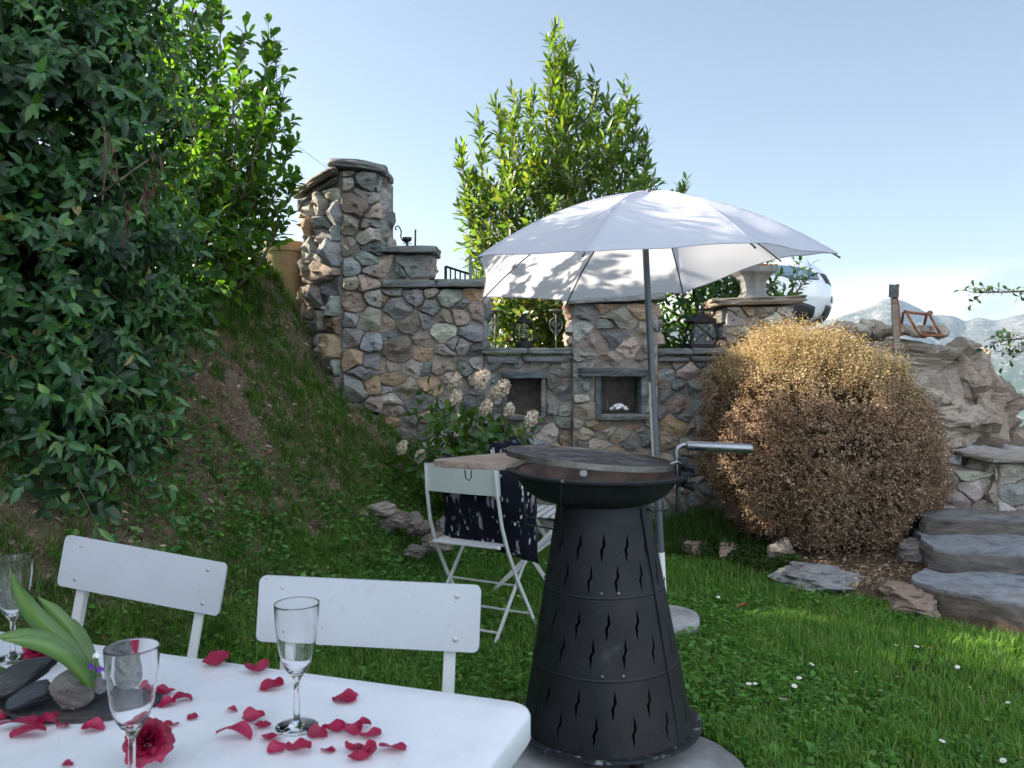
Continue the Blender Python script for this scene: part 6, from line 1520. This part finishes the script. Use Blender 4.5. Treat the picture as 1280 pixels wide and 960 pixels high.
def patch(name, pts, mat, out=.006, par=cr):
    """a fitted panel: outline in (s, v) of the body skin, lifted outward"""
    mb = MB(); cs_, cv_ = sum(p[0] for p in pts) / len(pts), sum(p[1] for p in pts) / len(pts); ring = dens(pts, .03)
    def P(s, v):
        q = carp(s, v); du = carp(min(1, s + .004), v) - carp(max(0, s - .004), v); dv = carp(s, min(1, v + .01)) - carp(s, max(-1, v - .01)); n_ = du.cross(dv).normalized()
        if n_.dot(q - Vector((0, 0, .7))) < 0: n_ = -n_
        return q + n_ * out
    vs = []; m = len(ring)
    for f in (1, .66, .33): vs += [P(lerp(cs_, s, f), lerp(cv_, v, f)) for s, v in ring]
    vs.append(P(cs_, cv_)); fs = [(i*m+j, (i+1)*m+j, (i+1)*m+(j+1) % m, i*m+(j+1) % m) for i in range(2) for j in range(m)] + [(2*m+j, 3*m, 2*m+(j+1) % m) for j in range(m)]
    mb.add(vs, fs); return mb.build(name, mat, par, smooth=True, solid=.004)
for sg in (-1, 1):
    patch('headlight', [(.215, sg * .60), (.238, sg * .58), (.29, sg * .78), (.335, sg * .97), (.28, sg * .985), (.226, sg * .86)], M['lamp'], .007)
    patch('fog_pocket', [(.05, sg * .64), (.095, sg * .68), (.115, sg * .86), (.105, sg * .95), (.03, sg * .95), (.02, sg * .70)], M['carblack'], .006)
patch('grille', [(.20, -.44), (.245, -.50), (.245, .50), (.20, .44)], M['carblack'], .006)
patch('lower_grille', [(.03, -.5), (.105, -.46), (.105, .46), (.03, .5)], M['carblack'], .006)
patch('windscreen', [(.515, -.86), (.515, .86), (.60, .86), (.60, -.86)], M['carglass'], .006)
patch('number_plate', [(.12, -.2), (.15, -.2), (.15, .2), (.12, .2)], M['polewhite'], .012)
for sg in (-1, 1):
    mb = MB(); pl = [(.62, 1.10), (.22, 1.40), (-.3, 1.52), (-1.2, 1.5), (-1.7, 1.14)]
    mb.add([(x, sg * (.915 - .17 * (z - 1.1) / .4), z) for x, z in pl], [tuple(range(5)) if sg < 0 else tuple(range(5))[::-1]]); mb.build('side_window', M['carglass'], cr, solid=.01)
    for x in (1.32, -1.33):
        mb = MB(); Rt = Matrix.Rotation(PI / 2, 4, 'X'); c = Vector((x, sg * .80, .33)); mb.lathe([(.20, -.10), (.31, -.10), (.33, -.07), (.33, .07), (.31, .10), (.20, .10)], c, 32, Rt, closed=True); tw = mb.build('wheel', M['tyre'], cr, smooth=True, angle=40)
        mb = MB(); mb.lathe([(0, -.08), (.21, -.09), (.21, .09), (0, .08)], c, 24, Rt); mb.build('rim', M['steel'], tw, smooth=True, angle=40)
        mb = MB(); mb.lathe([(.345, -.115), (.39, -.115), (.39, .115), (.345, .115)], c, 36, Rt, closed=True); mb.build('wheel_arch', M['carblack'], cr, smooth=True, angle=40)
cr.location = CAR_LOC; cr.rotation_euler = (0, math.radians(CAR_PITCH), math.radians(CAR_YAW))

# ------------------------------------------------------------------ daisies and fallen leaves
DA = [(600, 585, 0), ]
DP = [(1000, 705), (908, 712), (1020, 725), (1090, 802), (1120, 807), (1134, 813), (1146, 811), (1153, 813), (1197, 839), (1122, 846), (1070, 840), (1047, 817), (999, 850), (1100, 862), (936, 862), (944, 861), (1015, 831), (1178, 929), (1254, 951), (1277, 950), (1212, 862), (919, 725), (960, 760), (898, 747), (1260, 880), (648, 745), (1055, 741), (993, 861)]
def daisy():
    mb = MB(); mb.col = (.05, .12, .03); mb.tube([(0, 0, -.05), (.003, 0, -.012), (0, 0, 0)], .0012, 5)
    for k in range(14):
        a = 2 * PI * k / 14; d = Vector((math.cos(a), math.sin(a), .12)); s = Vector((-math.sin(a), math.cos(a), 0)); mb.col = (.8, .8, .8)
        mb.add([d * .002, d * .007 + s * .0018, d * .0115, d * .007 - s * .0018], [(0, 1, 2, 3)])
    mb.col = (.75, .5, .05); mb.lathe([(.0035, 0), (.003, .002), (0, .003)], (0, 0, .0005), 10); return tag(mb.build('daisy', M['plain'], None), 'small white daisy open in the shaded lawn', 'daisy', 'white daisies in the lawn')
d0 = daisy()
for k, (px, py) in enumerate(DP):
    p = on_z(px, py, .05); o = d0 if k == 0 else d0.copy()
    if k: C.objects.link(o)
    o.location = (p.x, p.y, gz1(p.x, p.y) + .05 + .012 * rnd.random()); o.rotation_euler = (rnd.uniform(-.1, .6), rnd.uniform(-.3, .3), rnd.uniform(0, 6)); o.scale = [rnd.uniform(.7, 1.15)] * 3
FL = [(927, 758, .06, 'single brown fallen leaf in the lawn beyond the grill', (.25, .1, .04)), (963, 953, .05, 'dry curled leaf at the paving edge near the bottom', (.16, .09, .06)), (980, 875, .035, 'pale dead leaf in the grass right of the grill', (.3, .22, .15)), (1163, 810, .025, 'tiny reddish leaf in the grass near the daisies', (.3, .1, .05)),
      (280, 525, .06, None, None)]
for px, py, s, lab, col in FL[:4]:
    p = on_z(px, py, .04); mb = MB(); mb.col = col; petal_mesh(mb, (p.x, p.y, gz1(p.x, p.y) + .03), s, px, px, .9, (.2, .1), .6); tag(mb.build('fallen_leaf', M['plain'], None, smooth=True), lab, 'leaf', 'fallen leaves on the lawn')
for px, py, Y, lab, col in ((337, 568, 4.7, 'rust brown dead leaf low on the bank', (.26, .12, .07)), (262, 460, 4.9, 'pale dead leaf on the bank beside the big shrub', (.36, .25, .16)), (450, 527, 5.9, 'reddish leaf at the foot of the wall', (.3, .12, .06)), (271, 420, 5.2, 'orange brown leaf high on the bank', (.3, .13, .06)), (422, 566, 5.2, 'tan leaf lying across the middle of the bank', (.35, .24, .15))):
    x = XW(px, Y); z = gz1(x, Y)
    for it in range(60):                      # walk along the view ray until it meets the bank
        Yt = 3.0 + it * .06; q = at(px, py, Yt)
        if q.z <= gz1(q.x, q.y) + .02: break
    mb = MB(); mb.col = col; petal_mesh(mb, (q.x, q.y, q.z), .06, px, px, .8, (.7, .3), .6); tag(mb.build('fallen_leaf', M['plain'], None, smooth=True), lab, 'leaf', 'fallen leaves on the bank')
# ------------------------------------------------------------------ camera, light, sky
cam = bpy.data.cameras.new('camera'); co = bpy.data.objects.new('camera', cam); C.objects.link(co)
co.location = (0, 0, CAMZ); co.rotation_euler = (PI / 2, 0, 0); cam.sensor_width = 36; cam.lens = FPX / 1280 * 36
cam.shift_y = -(480 - HOR) / 1280; cam.clip_start = .02; cam.clip_end = 60000
cam.dof.use_dof = True; cam.dof.focus_distance = 4.2; cam.dof.aperture_fstop = 10
sc = bpy.context.scene; sc.camera = co
sd = Vector(SUN_DIR).normalized()              # towards the sun
el = math.asin(sd.z); az = math.atan2(sd.x, sd.y)
sl = bpy.data.lights.new('sun', 'SUN'); so = bpy.data.objects.new('sun', sl); C.objects.link(so)
sl.energy = SUN_E; sl.angle = math.radians(.53); sl.color = (1, .89, .74); so.location = sd * 30
so.rotation_euler = sd.to_track_quat('Z', 'Y').to_euler()
wd = bpy.data.worlds.new('World'); sc.world = wd; wd.use_nodes = True; nt = wd.node_tree; bg = nt.nodes['Background']
t = NT(wd); sky = t.n('ShaderNodeTexSky', sky_type='NISHITA'); sky.sun_disc = False; sky.sun_elevation = el; sky.sun_rotation = az
sky.air_density = SKY_AIR; sky.dust_density = SKY_DUST; sky.ozone_density = .4; sky.altitude = 900
# a few clouds low over the mountains
tc = t.n('ShaderNodeTexCoord'); mp = t.n('ShaderNodeMapping'); mp.inputs['Scale'].default_value = (1, 1, 2.6); mp.inputs['Location'].default_value = (.35, .1, 0)
nt.links.new(tc.outputs['Generated'], mp.inputs['Vector'])
cl = t.noise(7.5, 8, .55, mp.outputs['Vector'], .3); sx = t.n('ShaderNodeSeparateXYZ'); nt.links.new(tc.outputs['Generated'], sx.inputs[0])
band = t.ramp(sx.outputs['Z'], [(0, 1), (.03, 1), (.10, .0)]); cm = t.ramp(cl, [(.45, 0), (.6, 1)])
right = t.ramp(sx.outputs['X'], [(.1, .25), (.4, 1)])
fac = t.math('MULTIPLY', t.math('MULTIPLY', band, cm), right)
bright = t.mix(1, sky.outputs[0], (0, 0, 0), 'ADD'); cloud = t.n('ShaderNodeRGB'); cloud.outputs[0].default_value = (*CLOUD, 1)
veil = t.mix(.2, sky.outputs[0], (3.0, 3.15, 3.0, 1))        # thin high veil
base = t.mix(t.math('MULTIPLY', fac, .8), veil, cloud.outputs[0])
# unseen bright cloud bank added to the sky behind the camera as fill
dp = t.n('ShaderNodeVectorMath', operation='DOT_PRODUCT'); nt.links.new(tc.outputs['Generated'], dp.inputs[0]); dp.inputs[1].default_value = (.25, -.95, .20)
zone = t.ramp(dp.outputs['Value'], [(.2, 0), (.6, 1)]); cn2 = t.noise(2.6, 7, .55, tc.outputs['Generated'], .4); cov = t.ramp(cn2, [(.36, 0), (.54, 1)])
bc2 = t.n('ShaderNodeRGB'); bc2.outputs[0].default_value = (*FILL_CLOUD, 1)
nt.links.new(t.mix(t.math('MULTIPLY', zone, cov), base, bc2.outputs[0]), bg.inputs['Color'])
bg.inputs['Strength'].default_value = SKY_S
vs_ = sc.view_settings; sc.display_settings.display_device = 'sRGB'; vs_.view_transform = 'Standard'; vs_.look = 'None'; vs_.gamma = 1; vs_.exposure = EXPOSURE; vs_.use_curve_mapping = False
cy = sc.cycles; cy.use_denoising = True; cy.max_bounces = 8; cy.diffuse_bounces = 3; cy.glossy_bounces = 3; cy.transmission_bounces = 8; cy.transparent_max_bounces = 8; cy.volume_bounces = 0
cy.caustics_reflective = False; cy.caustics_refractive = False; cy.sample_clamp_indirect = 8
sc.render.film_transparent = False
